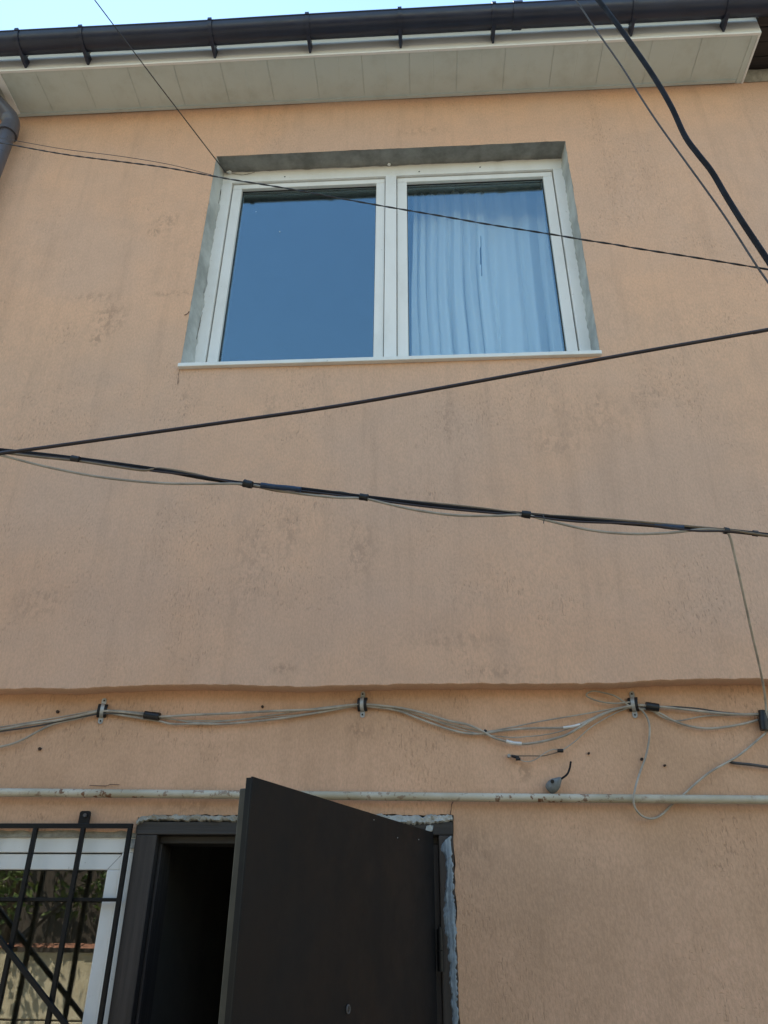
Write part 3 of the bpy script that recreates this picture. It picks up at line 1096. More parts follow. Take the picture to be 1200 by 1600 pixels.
def ragged_patch(name, pix_top, pix_bot, Y, mat, parent, amp, seed, thick=.006, n=70):
    """a thin uneven skin between two pixel polylines with matching direction"""
    def sample(pl_, t):
        P = [at(a, b, Y) for a, b in pl_]
        L = [0]
        for i in range(1, len(P)):
            L.append(L[-1] + (P[i] - P[i - 1]).length)
        d = t * L[-1]
        for i in range(1, len(P)):
            if d <= L[i] + 1e-9:
                u = (d - L[i - 1]) / max(1e-9, L[i] - L[i - 1])
                return P[i - 1].lerp(P[i], u)
        return P[-1]
    m = MB()
    K = 6
    for i in range(n + 1):
        t = i / n
        a, b = sample(pix_top, t), sample(pix_bot, t)
        d = (b - a)
        ln_ = max(d.length, 1e-6)
        dn = d / ln_
        a = a + dn * amp * (nz(t * 23, seed, 0, 1) + .6 * nz(t * 71, seed, 3, 1))
        b = b + dn * amp * (nz(t * 23, seed, 9, 1) + .9 * nz(t * 71, seed, 5, 1))
        for j in range(K):
            s = j / (K - 1)
            p = a.lerp(b, s)
            h = 0.0 if j in (0, K - 1) else thick * (.6 + .7 * nz(p.x, 0, p.z, 45, seed) + .45 * nz(p.x, 0, p.z, 130, seed))
            m.v.append((p.x, Y - h + (.003 if j in (0, K - 1) else 0), p.z))
    for i in range(n):
        for j in range(K - 1):
            m.f.append((i * K + j, (i + 1) * K + j, (i + 1) * K + j + 1, i * K + j + 1))
    return m.build(name, mat, parent, True)


ragged_patch('mortar_bed', [(214, 1281), (222, 1274), (240, 1273), (330, 1274), (470, 1275)], [(214, 1290), (222, 1284), (240, 1282), (330, 1283), (470, 1286)], FY - .001, 'mortar', dfr, .006, 2.2, .011, 150)
ragged_patch('mortar_bed', [(470, 1272), (600, 1273), (640, 1275), (690, 1272), (706, 1273)], [(470, 1286), (600, 1284), (640, 1288), (690, 1285), (708, 1284)], FY - .001, 'cement_pale', dfr, .006, 4.4, .011, 150)
ragged_patch('mortar_bed', [(666, 1290), (672, 1288), (677, 1290)], [(664, 1303), (670, 1304), (676, 1298)], FY - .002, 'cement_pale', dfr, .002, 5.4, .005, 24)
ragged_patch('paint_smear', [(694, 1314), (688, 1326), (696, 1345), (698, 1370), (694, 1395), (692, 1430), (699, 1470), (702, 1510), (705, 1560), (709, 1605)],
             [(704, 1306), (705, 1326), (707, 1350), (709, 1375), (709, 1400), (711, 1430), (713, 1470), (714, 1510), (715, 1560), (716, 1605)], FY - .0005, 'smear', dfr, .006, 8.4, .003, 170)

# ------------------------------------------------------------------ door leaf, standing open
DZT = at(677, 1301, FY).z
HP = at(677, 1301, FY - .012)
FREE = atz(395, 1213, DZT)
dvec = (FREE - HP); dvec.z = 0
LW = dvec.length
dd = dvec.normalized()                          # from hinge to free edge
nn = Vector((-dd.y, dd.x, 0))
if nn.dot(CAM - HP) < 0:
    nn = -nn                                    # outward face, towards the yard
UPV = Vector((0, 0, 1))
print('door width', LW, 'angle', math.degrees(math.atan2(-dd.y, -dd.x)))
LZ0 = .06
# outer sheet with its flange
sk_t = .005
mid = HP + dd * (LW / 2)
skc = Vector((mid.x, mid.y, (DZT + LZ0) / 2)) - nn * (sk_t / 2)
door = MB().obox(skc, dd * (LW / 2), nn * (sk_t / 2), UPV * ((DZT - LZ0) / 2), .0015).build('door', 'door_skin', house)
# box of the leaf behind it, inset from the flange
ins = .020
bt = .040
bxc = Vector((mid.x, mid.y, (DZT + LZ0) / 2)) - nn * (sk_t + .0005 + bt / 2)
MB().obox(bxc, dd * (LW / 2 - ins), nn * (bt / 2), UPV * ((DZT - LZ0) / 2 - ins), .003).build('door_core', 'door_edge', door)
# folded edge of the sheet
fe = HP + dd * (LW - .003)
MB().obox(Vector((fe.x, fe.y, (DZT + LZ0) / 2)) - nn * (sk_t + .006), dd * .0025, nn * .006, UPV * ((DZT - LZ0) / 2 - .002)).build('door_flange', 'door_skin', door)
# lock plates on the edge, below the picture
for z in (1.02, .78):
    c = HP + dd * (LW - ins + .001) - nn * (sk_t + bt / 2)
    MB().obox(Vector((c.x, c.y, z)), dd * .0015, nn * .012, UPV * .09, .001).build('lock_plate', 'steel', door)


def on_leaf(px, py):
    d = ray(px, py)
    t = (HP - CAM).dot(nn) / d.dot(nn)
    return CAM + d * t


pk = on_leaf(543, 1577)
a_ = [pk + (dd * math.cos(2 * math.pi * i / 20) + UPV * math.sin(2 * math.pi * i / 20)) * .0085 + nn * .002 for i in range(21)]
MB().tube(a_, .0022, 6, caps=False).build('peephole', 'cable_grey', door, True)
MB().tube([pk - nn * .001, pk + nn * .0025], .0065, 14).build('peephole_lens', 'gasket', door, True)
hd = on_leaf(470, 1760)
MB().obox(hd + nn * .006, dd * .022, nn * .005, UPV * .11, .003).tube([hd + nn * .01, hd + nn * .055], .010, 10).tube(
    [hd + nn * .05 + dd * .005, hd + nn * .052 - dd * .12], .009, 10).build('door_handle', 'steel', door, True)
for (px, py) in ((621, 1309), (654, 1312), (584, 1281)):
    c = on_leaf(px, py)
    MB().tube([c, c + nn * .0012], .0016, 6).build('paint_fleck', 'cement_pale', door)
# hinge knuckles
hz0, hz1 = at(689, 1518, FY - .02).z, at(689, 1452, FY - .02).z
hx = at(688, 1480, FY - .02).x
hh = (hz1 - hz0)
for (za, zb, rr) in ((hz0, hz0 + hh * .48, .0105), (hz0 + hh * .5, hz1, .0105), (hz1, hz1 + .006, .006)):
    MB().tube([Vector((hx, FY - .016, za)), Vector((hx, FY - .016, zb))], rr, 12).build('hinge', 'iron', door, True)
for zz in (.35,):
    MB().tube([Vector((hx, FY - .016, zz)), Vector((hx, FY - .016, zz + hh))], .0105, 12).build('hinge', 'iron', door, True)

# ------------------------------------------------------------------ window grille
gry = LOW_Y - .020
grille = empty('window_grille', 'black iron bar grille over the ground floor window left of the door', 'grille', loc=(GX1 - .6, gry, GZ0))


def gpart(m, name, mat='iron'):
    o = m.build(name, mat, None)
    o.parent = grille
    o.matrix_parent_inverse = Matrix.Translation(-Vector(grille.location))
    return o


B = .0075
tz_ = (at(205, 1291, gry).z + at(0, 1290, gry).z) / 2
gx_r = (at(203, 1291, gry).x + at(157, 1600, gry).x) / 2
b2 = (at(131, 1292, gry).x + at(74, 1600, gry).x) / 2
b1 = (at(55, 1292, gry).x + at(2, 1560, gry).x) / 2
sp = ((gx_r - b2) + (b2 - b1)) / 2
gbot = GZ0 - .05
bars = [gx_r, b2, b1] + [b1 - sp * i for i in range(1, 5)]
gl_x = bars[-1]
gpart(MB().box((gl_x - B, gry - B, tz_ - B), (gx_r + B, gry + B, tz_ + B), .0015), 'rail')
gpart(MB().box((gl_x - B, gry - B, gbot - B), (gx_r + B, gry + B, gbot + B), .0015), 'rail')
mzr = at(100, 1405.5, gry + .012).z
gpart(MB().box((gl_x - .004, gry + B + .0005, mzr - .0055), (gx_r - .001, gry + B + .009, mzr + .0055), .001), 'rail')
for x in bars:
    gpart(MB().box((x - B, gry - B + .0006, gbot + B), (x + B, gry + B - .0006, tz_ - B), .0015), 'bar')
d0, d1 = at(0, 1468, gry - .014), at(102, 1600, gry - .014)
v = (d1 - d0)
dA, dB = d0 - v * 1.6, d0 + v * 1.75
vn = v.normalized()
gpart(MB().obox((dA + dB) / 2, (dB - dA) / 2, Vector((0, .0065, 0)), vn.cross(Vector((0, 1, 0))) * .0075, .0015), 'diagonal_bar')
# fixing lug with a rounded head
lc_ = at(133.5, 1284, gry + .012)
lt = at(133.5, 1268, gry + .012)
wdt = .019
hl_ = lt.z - lc_.z
pts = [(-wdt, -.012), (wdt, -.012), (wdt, hl_ - .007), (wdt - .002, hl_ - .002), (wdt - .007, hl_), (.007 - wdt, hl_), (.002 - wdt, hl_ - .002), (-wdt, hl_ - .007)]
m = MB()
for yy in (gry - .004, gry + .003):
    m.v += [(lc_.x + a, yy, lc_.z + b) for a, b in pts]
n = len(pts)
m.f += [tuple(range(n)), tuple(range(2 * n - 1, n - 1, -1))] + [(i, (i + 1) % n, n + (i + 1) % n, n + i) for i in range(n)]
gpart(m, 'fixing_lug')
bc = at(133.5, 1274, gry - .004)
gpart(MB().tube([bc + Vector((0, .08, 0)), bc - Vector((0, .007, 0))], .0065, 6), 'bolt', 'cable_grey')

# ------------------------------------------------------------------ gas pipe
gp = empty('gas_pipe', 'cream painted gas pipe with rust specks running above the door', 'pipe', loc=(0, .04, at(600, 1245, .035).z))
pY = LOW_Y - .030
zl = at(0, 1238, pY); zr = at(1200, 1250, pY)
slope = (zr.z - zl.z) / (zr.x - zl.x)
pts = [Vector((x, pY + .002 * nz(x, 0, 0, 1.2), zl.z + (x - zl.x) * slope + .003 * nz(x, 0, 0, .8, 2))) for x in [XL + .05 + i * (XR - XL - .1) / 60 for i in range(61)]]
o = MB().tube(pts, .0142, 16).build('pipe', 'gaspipe', None, True)
o.parent = gp; o.matrix_parent_inverse = Matrix.Translation(-Vector(gp.location))
for x in (-2.2, 1.75):
    z = zl.z + (x - zl.x) * slope
    o = MB().tube([Vector((x, pY, z)), Vector((x, LOW_Y + .04, z))], .007, 8).tube([Vector((x - .012, pY, z)), Vector((x + .012, pY, z))], .0162, 16).build('pipe_hook', 'gaspipe', None, True)
    o.parent = gp; o.matrix_parent_inverse = Matrix.Translation(-Vector(gp.location))


# ------------------------------------------------------------------ cables
def strand(pix, Y, r, mat, name='strand', parent=None, n=7, a=0.0, b=0.0, seg=7, wig=0.0, seed=0, head=(), tail=()):
    p = spline([Vector(h_) for h_ in head] + lengthen(pl(pix, Y), a, b) + [Vector(h_) for h_ in tail], n)
    if wig:
        p = [q + Vector((0, wig * nz(q.x, 1, q.z, 9, seed), wig * nz(q.x, 0, q.z, 9, seed + 4))) for q in p]
    return MB().tube(p, r, seg).build(name, mat, parent, True)


def wrap(pix, Y, r, mat, parent, name='tape_wrap'):
    p = pl(pix, Y)
    p = spline(p, 4) if len(p) > 2 else [p[0].lerp(p[1], t / 6) for t in range(7)]
    rad = [r * (1 + .14 * nz(q.x, 0, q.z, 90, 3)) for q in p]
    return MB().tube(p, r, 9, rad=rad).build(name, mat, parent, True)


# thin wire from the corner of the upper window up over the yard
wa, wb = at(352, 266, RD - .01), at(148, 0, -.62)
wa = at(350, 266, -.012)
o = MB().tube([at(354, 269, RD - .004), wa + Vector((.004, .01, 0)), wa, wa.lerp(wb, .5) - Vector((0, 0, .004)), wb, wb + (wb - wa) * 1.2], .0029, 6).build('overhead_wire', 'wire_thin')
tag(o, 'thin dark wire rising steeply from the top left corner of the upper window', 'wire')

# twisted wire crossing the window
pixB = [(-40, 216), (0, 223), (100, 241), (200, 254), (260, 262), (332, 275), (365, 281), (440, 293), (500, 304), (587, 320), (692, 338), (760, 350), (861, 366), (914, 375), (960, 382), (1000, 389), (1090, 403), (1200, 421), (1260, 431)]
cb = spline(lengthen(pl(pixB, (-.85, -1.15)), 1.0, 1.2), 14)
tw = empty('twisted_wire', 'thin twisted black wire sagging across the upper window from downpipe to right', 'wire', loc=cb[0][:])
for s in (0, math.pi):
    pts = []
    L = 0
    for i, q in enumerate(cb):
        if i:
            L += (q - cb[i - 1]).length
        a = L * 2 * math.pi / .11 + s
        pts.append(q + Vector((0, math.cos(a), math.sin(a))) * .0014)
    o = MB().tube(pts, .0017, 6).build('strand', 'wire_thin', None, True)
    o.parent = tw; o.matrix_parent_inverse = Matrix.Translation(-Vector(tw.location))
o = strand([(-40, 209), (20, 219), (100, 233), (180, 243), (260, 256), (330, 273)], (-.84, -.93), .0011, 'wire_thin', 'overhead_wire', a=1.0)
tag(o, 'hair thin wire running just above the twisted wire near the downpipe', 'wire')

# the two cables at the upper right
pixC = [(935, 0), (970, 46), (1015, 110), (1047, 163), (1070, 212), (1090, 240), (1112, 268), (1135, 307), (1160, 347), (1200, 407)]
o = strand(pixC, (-1.6, -1.6), .0060, 'cable_black', 'overhead_cable', a=.45, b=.35, seg=12, n=10, head=[(-.7, -5.2, 4.25), (.1, -2.6, 4.15)], tail=[(1.75, -.7, 2.05), (2.35, .03, 2.12), (2.36, .09, 2.12)])
tag(o, 'thick black cable with a kink hanging across the upper right corner', 'cable')
pixD = [(900, 0), (930, 45), (970, 102), (1000, 150), (1034, 201), (1097, 288), (1135, 342), (1184, 418), (1200, 441)]
o = strand(pixD, (-1.5, -1.5), .0023, 'cable_grey', 'overhead_cable', a=.45, b=.35, seg=10, n=10, head=[(-.9, -5.2, 4.25), (.0, -2.6, 4.15)], tail=[(1.75, -.65, 2.0), (2.40, .03, 2.05), (2.41, .09, 2.05)])
tag(o, 'thin grey cable hanging beside the thick black one at upper right', 'cable')

# straight brown cable
pixE = [(-40, 714), (0, 708), (20, 706), (350, 660), (560, 629), (850, 577), (1000, 550), (1200, 515), (1240, 507)]
o = strand(pixE, (-.95, -1.05), .0053, 'cable_brown', 'overhead_cable', a=1.2, b=1.4, seg=10)
tag(o, 'taut brown cable rising to the right just under the upper window sill', 'cable')

# taped bundle of cables
bun = empty('cable_bundle', 'bundle of black, tan and beige cables tied with tape across the middle wall', 'cable bundle')
YB = (-.62, -.50)
pixF = [(-60, 696), (0, 703), (100, 714), (240, 733), (320, 747), (385, 756), (470, 764), (565, 776), (600, 780), (700, 792), (815, 803), (950, 815), (1025, 821), (1135, 829), (1200, 836), (1260, 842)]
strand(pixF, YB, .0070, 'cable_black', parent=bun, a=1.0, b=1.2, seg=10)
pixT = [(-60, 702), (0, 707), (60, 714), (118, 720), (180, 729), (225, 735), (250, 732), (300, 740), (345, 751), (387, 757), (440, 768), (500, 771), (530, 769), (568, 777), (640, 783), (740, 793), (820, 803), (900, 808), (980, 814), (1060, 821), (1135, 828), (1200, 837), (1260, 843)]
strand(pixT, (-.63, -.51), .0042, 'wire_tan', parent=bun, a=1.0, b=1.2)
pixT2 = [(-60, 700), (0, 706), (118, 718), (240, 736), (320, 745), (387, 759), (470, 767), (568, 779), (660, 791), (740, 799), (820, 806), (900, 815), (1000, 819), (1080, 829), (1135, 830), (1180, 834)]
strand(pixT2, (-.62, -.515), .0036, 'cable_brown', parent=bun, a=1.0)
pixG = [(-60, 697), (0, 711), (75, 730), (160, 746), (250, 755), (320, 756), (387, 757), (450, 769), (520, 777), (568, 779), (600, 786), (650, 797), (710, 805), (770, 806), (820, 805), (850, 812), (920, 828), (980, 834), (1040, 833), (1100, 827), (1135, 829)]
strand(pixG, (-.62, -.52), .0042, 'wire_beige', parent=bun, a=.6, n=9)
pixDrop = [(1100, 827, -.525), (1130, 829, -.52), (1140, 838, -.51), (1147, 865, -.47), (1155, 900, -.42), (1165, 945, -.34), (1176, 995, -.24), (1187, 1042, -.12), (1195, 1085, .0), (1198, 1120, .04), (1203, 1150, .05)]
strand(pixDrop, None, .0040, 'wire_grey', parent=bun, n=8)
wrap([(381, 755), (394, 758)], -.602, .0135, 'tape', bun)
wrap([(562, 776), (575, 778)], -.576, .0115, 'tape', bun)
wrap([(815, 803), (829, 805)], -.550, .0125, 'tape', bun)
wrap([(112, 716), (124, 718)], -.62, .011, 'tape', bun)
wrap([(408, 758), (430, 761), (455, 763), (470, 765)], -.600, .0090, 'tape_blue', bun)
wrap([(1022, 820), (1045, 823), (1068, 825)], -.523, .0090, 'tape_blue', bun)
wrap([(1131, 829), (1139, 830)], -.515, .0110, 'tape', bun)
wrap([(1176, 833), (1184, 834)], -.507, .0105, 'cable_grey', bun)
p = at(849, 811, -.556)
MB().tube([p + Vector((0, 0, .016)), p + Vector((.002, -.006, 0)), p + Vector((-.001, 0, -.016))], .0016, 5).build('wire_tie', 'cable_grey', bun)

# wires pinned along the lower wall
WY = LOW_Y - .010
wc = empty('wall_wires', 'dirty grey wires drooping between the clamps under the ledge', 'wires')
G1 = [(-60, 1146), (0, 1140), (42, 1132), (87, 1126), (125, 1118), (152, 1112), (165, 1111), (195, 1113), (226, 1117), (250, 1120), (300, 1117), (350, 1115), (425, 1111), (500, 1108), (555, 1101), (578, 1101), (600, 1103), (630, 1107), (665, 1115), (700, 1126), (730, 1132), (755, 1143), (775, 1154), (810, 1162), (840, 1160), (880, 1150), (905, 1137), (930, 1122), (960, 1109), (985, 1103), (1000, 1102), (1040, 1105), (1075, 1109), (1112, 1113), (1150, 1116), (1200, 1116), (1260, 1116)]
strand(G1, WY - .010, .0042, 'wire_grey', parent=wc, a=1.3, b=1.5)
G2 = [(-60, 1180), (0, 1167), (20, 1162), (37, 1155), (57, 1144), (77, 1134), (92, 1129), (125, 1122), (150, 1115), (165, 1114), (200, 1119), (225, 1123), (250, 1127), (268, 1131), (300, 1131), (350, 1131), (400, 1127), (450, 1121), (500, 1113), (555, 1103), (578, 1104), (620, 1110), (660, 1125), (700, 1139), (730, 1146), (755, 1146), (790, 1141), (825, 1138), (880, 1137), (910, 1131), (940, 1116), (970, 1107), (990, 1106), (1025, 1112), (1050, 1125), (1075, 1134), (1100, 1138), (1125, 1137), (1162, 1131), (1200, 1121), (1260, 1112)]
strand(G2, WY - .004, .0038, 'wire_grey', parent=wc, a=1.3, b=1.5)
G3 = [(-60, 1142), (0, 1136), (90, 1121), (150, 1110), (165, 1109), (226, 1114), (250, 1119), (270, 1124), (310, 1129), (360, 1126), (420, 1118), (500, 1106), (560, 1100), (580, 1103), (630, 1110), (690, 1128), (720, 1135), (757, 1143), (800, 1136), (850, 1126), (910, 1116), (965, 1106), (988, 1103), (1010, 1106), (1050, 1126), (1100, 1119), (1150, 1117), (1200, 1114), (1260, 1112)]
strand(G3, WY - .001, .0024, 'wire_grey', parent=wc, a=1.3, b=1.5)
G5 = [(-60, 1152), (0, 1143), (60, 1134), (100, 1126), (150, 1116), (166, 1115), (200, 1115), (226, 1118)]
strand(G5, WY - .007, .0030, 'cable_grey', parent=wc, a=.8)
G6 = [(982, 1102), (962, 1088), (942, 1082), (925, 1080), (916, 1086), (925, 1092), (942, 1097), (962, 1099), (984, 1097)]
strand(G6, WY - .010, .0029, 'wire_beige', parent=wc)
strand([(1000, 1106), (1045, 1104), (1090, 1107), (1130, 1113), (1200, 1119)], WY - .006, .0026, 'cable_grey', parent=wc, b=1.5)
strand([(575, 1102), (640, 1113), (700, 1133), (745, 1146), (790, 1152), (830, 1150), (880, 1142), (925, 1122), (960, 1108), (985, 1102)], WY - .002, .0019, 'wire_grey', parent=wc, wig=.003, seed=3)
strand([(168, 1113), (230, 1120), (300, 1126), (380, 1124), (460, 1117), (520, 1108), (556, 1102)], WY - .001, .0018, 'wire_beige', parent=wc, wig=.003, seed=6)
wrap([(226, 1117), (249, 1120)], WY - .008, .0155, 'tape', wc)
wrap([(1009, 1103), (1029, 1106)], WY - .008, .0150, 'tape', wc)
wrap([(1192, 1111), (1193, 1126), (1195, 1141)], WY - .014, .0160, 'tape', wc)
wrap([(791, 1158), (802, 1161), (815, 1162)], WY - .011, .0062, 'wire_white', wc)
wrap([(880, 1137), (895, 1135), (906, 1132)], WY - .006, .0050, 'wire_white', wc)
wrap([(756, 1142), (760, 1144)], WY - .006, .0075, 'tape', wc)
R4 = [(992, 1104), (1003, 1110), (1011, 1121), (1015, 1136), (1014, 1157), (1009, 1182), (1000, 1207), (993, 1230, pY - .024), (990, 1250, pY - .024), (994, 1265, pY - .014), (1005, 1276, pY), (1020, 1279, .055), (1035, 1272, .063), (1050, 1257, .065), (1070, 1240, .064), (1085, 1226, .06), (1110, 1206), (1135, 1192), (1155, 1180), (1177, 1162), (1197, 1144), (1203, 1130)]
o = strand([(p if len(p) == 3 else (p[0], p[1], WY - .006)) for p in R4], None, .0036, 'wire_grey', 'looping_wire', n=8)
tag(o, 'grey wire hanging in a loop over the gas pipe below the right clamp', 'wire')
o = strand([(1140, 1190, LOW_Y - .004), (1148, 1192, LOW_Y - .012), (1175, 1195, LOW_Y - .016), (1205, 1199, LOW_Y - .016), (1260, 1204, LOW_Y - .014)], None, .0050, 'cable_grey', 'wire_stub', wig=.003)
tag(o, 'short grey wire stub sticking from the wall at the right edge', 'wire')

# spliced thin wire
spw = empty('spliced_wire', 'thin wire with dark connectors hanging below the right clamp', 'wire')
strand([(982, 1106), (960, 1115), (925, 1135), (900, 1157), (882, 1170), (875, 1172)], WY - .004, .0019, 'wire_grey', parent=spw)
strand([(875, 1172), (866, 1171), (856, 1174), (845, 1181), (834, 1188), (822, 1190), (812, 1187)], WY - .006, .0016, 'wire_grey', parent=spw)
strand([(875, 1174), (862, 1178), (848, 1181), (830, 1181), (810, 1181), (797, 1180)], WY - .003, .0018, 'wire_tan', parent=spw)
wrap([(871, 1173), (880, 1173)], WY - .005, .0062, 'tape', spw, 'connector')
wrap([(799, 1181), (811, 1184)], WY - .004, .0050, 'tape', spw, 'connector')
wrap([(806, 1186), (813, 1186)], WY - .006, .0052, 'tape', spw, 'connector')
c = at(795, 1181, WY)
MB().tube([c + Vector((0, .02, 0)), c - Vector((0, .008, 0))], .0055, 8).build('wall_screw', 'steel', spw, True)

# grey rubber gland with a tail of wire
gd = empty('cable_gland', 'small grey rubber cable gland on the wall just above the gas pipe', 'cable gland')
c = at(866, 1226, LOW_Y - .018)
ax = Vector((.72, -.25, .62)).normalized()
prf = [(-.030, .008), (-.028, .015), (-.020, .0205), (-.006, .0225), (.008, .0195), (.020, .0125), (.030, .007), (.034, .004)]
MB().tube([c + ax * t for t, _ in prf], .02, 14, rad=[r * (1 + .05 * nz(r * 300, 0, 0, 1)) for _, r in prf]).build('gland_body', 'gland', gd, True)
hc = at(863, 1221, LOW_Y - .044)
hn = (CAM - hc).normalized()
MB().tube([hc + hn * -.004, hc + hn * .003], .0065, 10).build('gland_hole', 'gasket', gd, True)
strand([(877, 1217, LOW_Y - .03), (886, 1210, LOW_Y - .028), (890, 1201, LOW_Y - .022), (892, 1190, LOW_Y - .018)], None, .0035, 'cable_black', 'tail_wire', gd)


# pipe clamps pinned on the wall
def make_clamp(px, py, label, tilt):
    c = at(px, py, LOW_Y - .001)
    t = empty('cable_clamp', label, 'clamp', 'steel clamps on the lower wall', (c.x, c.y, c.z))
    h = .036                                     # half distance between the screws
    for s in (-1, 1):
        m = MB()
        pts = [(-.0085, -.013), (.0085, -.013)] + [(.0085 * math.cos(a), .004 + .0085 * math.sin(a)) for a in [math.pi * i / 8 for i in range(9)]]
        for yy in (-.004, -.001):
            m.v += [(a, yy, s * (h + b)) for a, b in pts]
        n = len(pts)
        m.f += [tuple(range(n)), tuple(range(2 * n - 1, n - 1, -1))] + [(i, (i + 1) % n, n + (i + 1) % n, n + i) for i in range(n)]
        lug = m.build('lug', 'steel', t)
        MB().tube([Vector((0, .002, s * (h + .002))), Vector((0, -.0075, s * (h + .002)))], .0032, 6).build('screw', 'iron', lug)
    A = [math.radians(-98 + 196 * i / 16) for i in range(17)]
    rr = .026

    def half_ring(r0, r1, wd, name, mat):
        m = MB()
        vs_ = []
        for x in (-wd / 2, wd / 2):
            for r_ in (r0, r1):
                for a in A:
                    vs_.append((x, -.001 - r_ * math.cos(a) * .95, r_ * math.sin(a)))
        n = len(A)
        fs = []
        for i in range(n - 1):
            fs += [(i, i + 1, n + i + 1, n + i), (2 * n + i, 3 * n + i, 3 * n + i + 1, 2 * n + i + 1), (i, 2 * n + i, 2 * n + i + 1, i + 1), (n + i, n + i + 1, 3 * n + i + 1, 3 * n + i)]
        fs += [(0, n, 3 * n, 2 * n), (n - 1, 3 * n - 1, 4 * n - 1, 2 * n - 1)]
        m.add(vs_, fs).build(name, mat, t, True)
    half_ring(.0165, .0250, .034, 'rubber_lining', 'rubber')
    half_ring(.0252, .0275, .0130, 'clamp_band', 'steel')
    t.rotation_euler = (0, 0, tilt)
    return t


make_clamp(160, 1111, 'steel clamp with black rubber lining, leftmost, above the barred window', math.radians(18))
make_clamp(567, 1101, 'steel clamp with black rubber lining, middle one, above the open door', math.radians(-6))
make_clamp(990, 1101, 'steel clamp with black rubber lining, right one, where the wires fan out', math.radians(-20))

# ------------------------------------------------------------------ old timber eave next door, at the upper right
ne = empty('timber_eave', 'old dark brown timber eave over a rough mortar course beyond the white soffit', 'eave', loc=(EX1 + .3, 0, TOP))


def nep(m, name, mat, smooth=False):
    o = m.build(name, mat, None, smooth)
    o.parent = ne
    o.matrix_parent_inverse = Matrix.Translation(-Vector(ne.location))
    return o


nx0 = EX1 + .014
# rough mortar course on top of the wall
m = MB()
n = 40
for i in range(n + 1):
    x = nx0 + (XR - nx0) * i / n
    zz = SZ + .015 + .014 * nz(x, 0, 0, 7, 1)
    for (y, z) in ((-.004, zz - .012), (-.026 + .012 * nz(x, 1, 0, 14), zz + .01), (-.034 + .014 * nz(x, 2, 0, 11), zz + .045), (-.02, zz + .075), (.03, zz + .08)):
        m.v.append((x, y, z + .006 * nz(x, y * 9, z, 25)))
for i in range(n):
    for j in range(4):
        m.f.append((i * 5 + j, (i + 1) * 5 + j, (i + 1) * 5 + j + 1, i * 5 + j + 1))
nep(m, 'mortar_course', 'mortar', True)
for j in range(4):
    y1 = -.004 - j * .082
    nep(MB().box((nx0, y1 - .078, SZ + .105 + .004 * (j % 2)), (XR, y1, SZ + .128 + .004 * (j % 2)), .003), 'eave_board', 'timber')
nep(MB().box((nx0, -.36, SZ + .085), (XR, -.335, SZ + .21), .003), 'edge_board', 'timber')
nep(MB().add([(nx0, -.40, SZ + .215), (XR, -.40, SZ + .215), (XR, 3.3, SZ + 1.55), (nx0, 3.3, SZ + 1.55), (nx0, -.40, SZ + .235), (XR, -.40, SZ + .235), (XR, 3.3, SZ + 1.57), (nx0, 3.3, SZ + 1.57)],
             [(0, 1, 2, 3), (4, 5, 6, 7), (0, 1, 5, 4), (1, 2, 6, 5), (2, 3, 7, 6), (3, 0, 4, 7)]), 'roof_sheet', 'roof')

# ------------------------------------------------------------------ across the yard: concrete fence, shed, tree (seen in the window glass)
FYD = -4.75
fence = empty('concrete_fence', 'weathered concrete panel fence with orange tile coping reflected in the ground floor window', 'fence', loc=(0, FYD, 0))
FH = at(100, 1470, 0)
pwid = 1.9
x = -7.6
meshes = {}
while x < 7.0:
    for r_, (za, zb) in enumerate(((.0, .49), (.502, .99), (1.002, 1.50))):
        p = MB().box((x + .05, -.03 + .004 * r_, za), (x + pwid - .05, .03 + .004 * r_, zb), .008).build('panel', 'fence', fence)
    MB().box((x - .06, -.07, 0), (x + .06, .07, 1.53), .01).build('post', 'fence', fence)
    x += pwid
xt_ = -7.6
src = None
while xt_ < 7.0:
    if src is None:
        mm = MB()
        pr = [(-.10, 0), (-.09, .015), (0, .034), (.09, .015), (.10, 0)]
        for xx in (0, .292):
            mm.v += [(xx, a, b) for a, b in pr]
        mm.f += [(0, 1, 6, 5), (1, 2, 7, 6), (2, 3, 8, 7), (3, 4, 9, 8), (4, 0, 5, 9), (0, 1, 2, 3, 4), (9, 8, 7, 6, 5)]
        src = mm.build('coping_tile', 'brick_red', fence)
        src.location = (xt_, 0, 1.535)
    else:
        c2 = src.copy(); COL.objects.link(c2); c2.location = (xt_, 0, 1.535 + rnd.uniform(-.004, .004)); c2.rotation_euler = (0, rnd.uniform(-.01, .01), rnd.uniform(-.02, .02))
    xt_ += .30

shed = empty('shed', 'dark timber shed behind the concrete fence, raised to block the low sky, seen only in the lower window glass', 'shed', loc=(-2.5, -6.4, 0))
for i in range(32):
    x = -4.6 + i * .29
    MB().box((x + 2.5 - 2.5, -.0 + .006 * (i % 2), 0), (x + .284, .03 + .006 * (i % 2), 4.2)).build('board', 'shed', shed)
MB().box((-4.8, -3.0, 4.2), (4.9, 1.15, 4.3)).build('roof', 'roof', shed)  # shed height blocks low sky off the lower wall, deep overhang shades its boards
MB().box((-4.6, -2.8, 0), (4.68, -.05, 4.19)).build('wall', 'shed', shed)


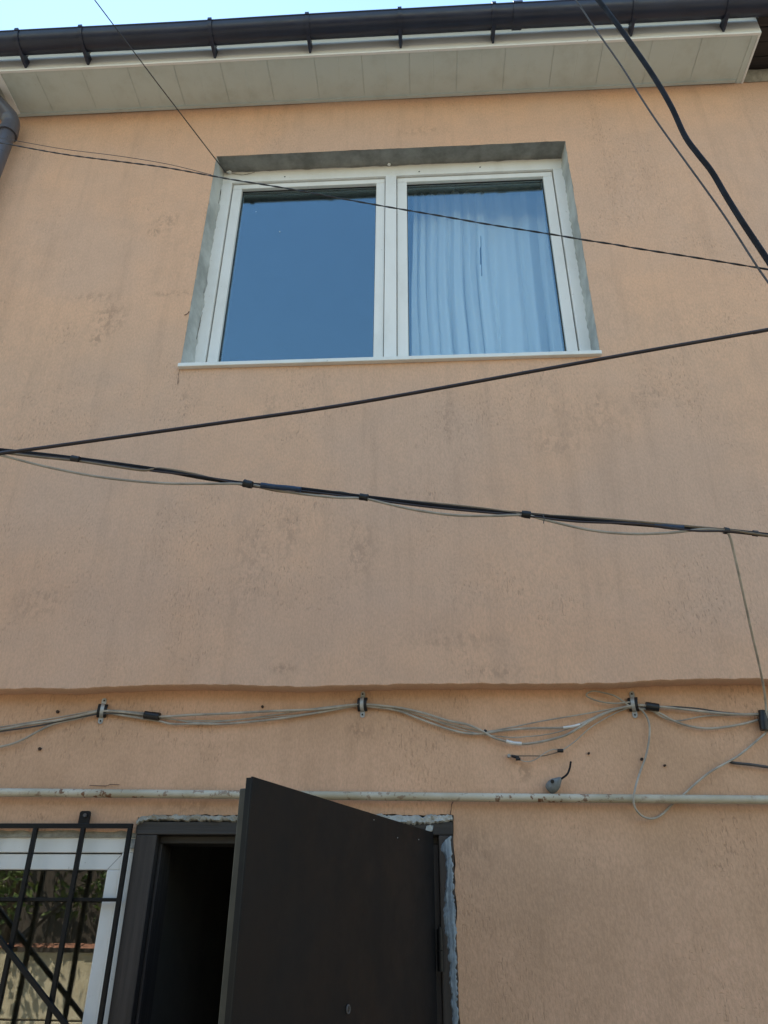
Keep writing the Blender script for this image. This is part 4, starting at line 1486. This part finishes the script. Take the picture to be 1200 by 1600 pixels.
def tree(name, label, base, h, seed, nleaf, spread, lean):
    r = random.Random(seed)
    t = empty(name, label, 'tree', loc=base)
    tr = MB()
    top = Vector((lean[0], lean[1], h * .62))
    trunk = spline([Vector((0, 0, -.05)), Vector((.05, .03, h * .2)), Vector((lean[0] * .5 - .06, lean[1] * .5, h * .42)), top], 5)
    tr.tube(trunk, .1, 10, rad=[.12 * (1 - .62 * i / (len(trunk) - 1)) for i in range(len(trunk))])
    tips = []
    for i in range(17):
        a = r.uniform(0, 2 * math.pi)
        s = trunk[r.randint(len(trunk) // 2, len(trunk) - 1)]
        L = r.uniform(.5, 1.0) * spread
        e = s + Vector((math.cos(a) * L, math.sin(a) * L, r.uniform(-.1, .8) * spread * .7))
        md = s.lerp(e, .5) + Vector((0, 0, r.uniform(.05, .25)))
        br = spline([s, md, e], 4)
        tr.tube(br, .03, 6, rad=[.042 * (1 - .8 * k / (len(br) - 1)) for k in range(len(br))])
        tips += br[4:]
        for k in range(3):
            q = br[r.randint(3, len(br) - 1)]
            e2 = q + Vector((r.uniform(-.5, .5), r.uniform(-.5, .5), r.uniform(-.45, .4)))
            tw_ = spline([q, q.lerp(e2, .5) + Vector((0, 0, .06)), e2], 3)
            tr.tube(tw_, .01, 5, rad=[.013 * (1 - .7 * k2 / (len(tw_) - 1)) for k2 in range(len(tw_))])
            tips += tw_[2:]
    tr.build('trunk', 'bark', t, True)
    lf = MB()
    for i in range(nleaf):
        c_ = r.choice(tips) + Vector((r.gauss(0, .13), r.gauss(0, .13), r.gauss(-.02, .12)))
        d = Vector((r.uniform(-1, 1), r.uniform(-1, 1), r.uniform(-1.2, .2))).normalized()
        s_ = d.cross(Vector((r.uniform(-1, 1), r.uniform(-1, 1), r.uniform(-.4, 1)))).normalized()
        L = r.uniform(.06, .11)
        n_ = d.cross(s_)
        lf.add([c_, c_ + d * L * .5 + s_ * L * .27 + n_ * L * .08, c_ + d * L, c_ + d * L * .5 - s_ * L * .27 + n_ * L * .08], [(0, 1, 2), (0, 2, 3)])
    me = bpy.data.meshes.new('crown')
    me.from_pydata(lf.v, [], lf.f)
    me.materials.append(MAT['leaf'])
    o = bpy.data.objects.new('crown', me)
    COL.objects.link(o)
    o.parent = t
    return t


tree('fruit_tree', 'leafy green tree leaning over the fence, reflected at left in the lower window', (-4.1, -5.3, 0), 4.4, 5, 2600, 1.35, (.25, .35))
tree('fruit_tree', 'smaller leafy tree behind the fence, further right in the lower window reflection', (2.4, -5.6, 0), 3.6, 9, 2600, 1.1, (-.2, .1))
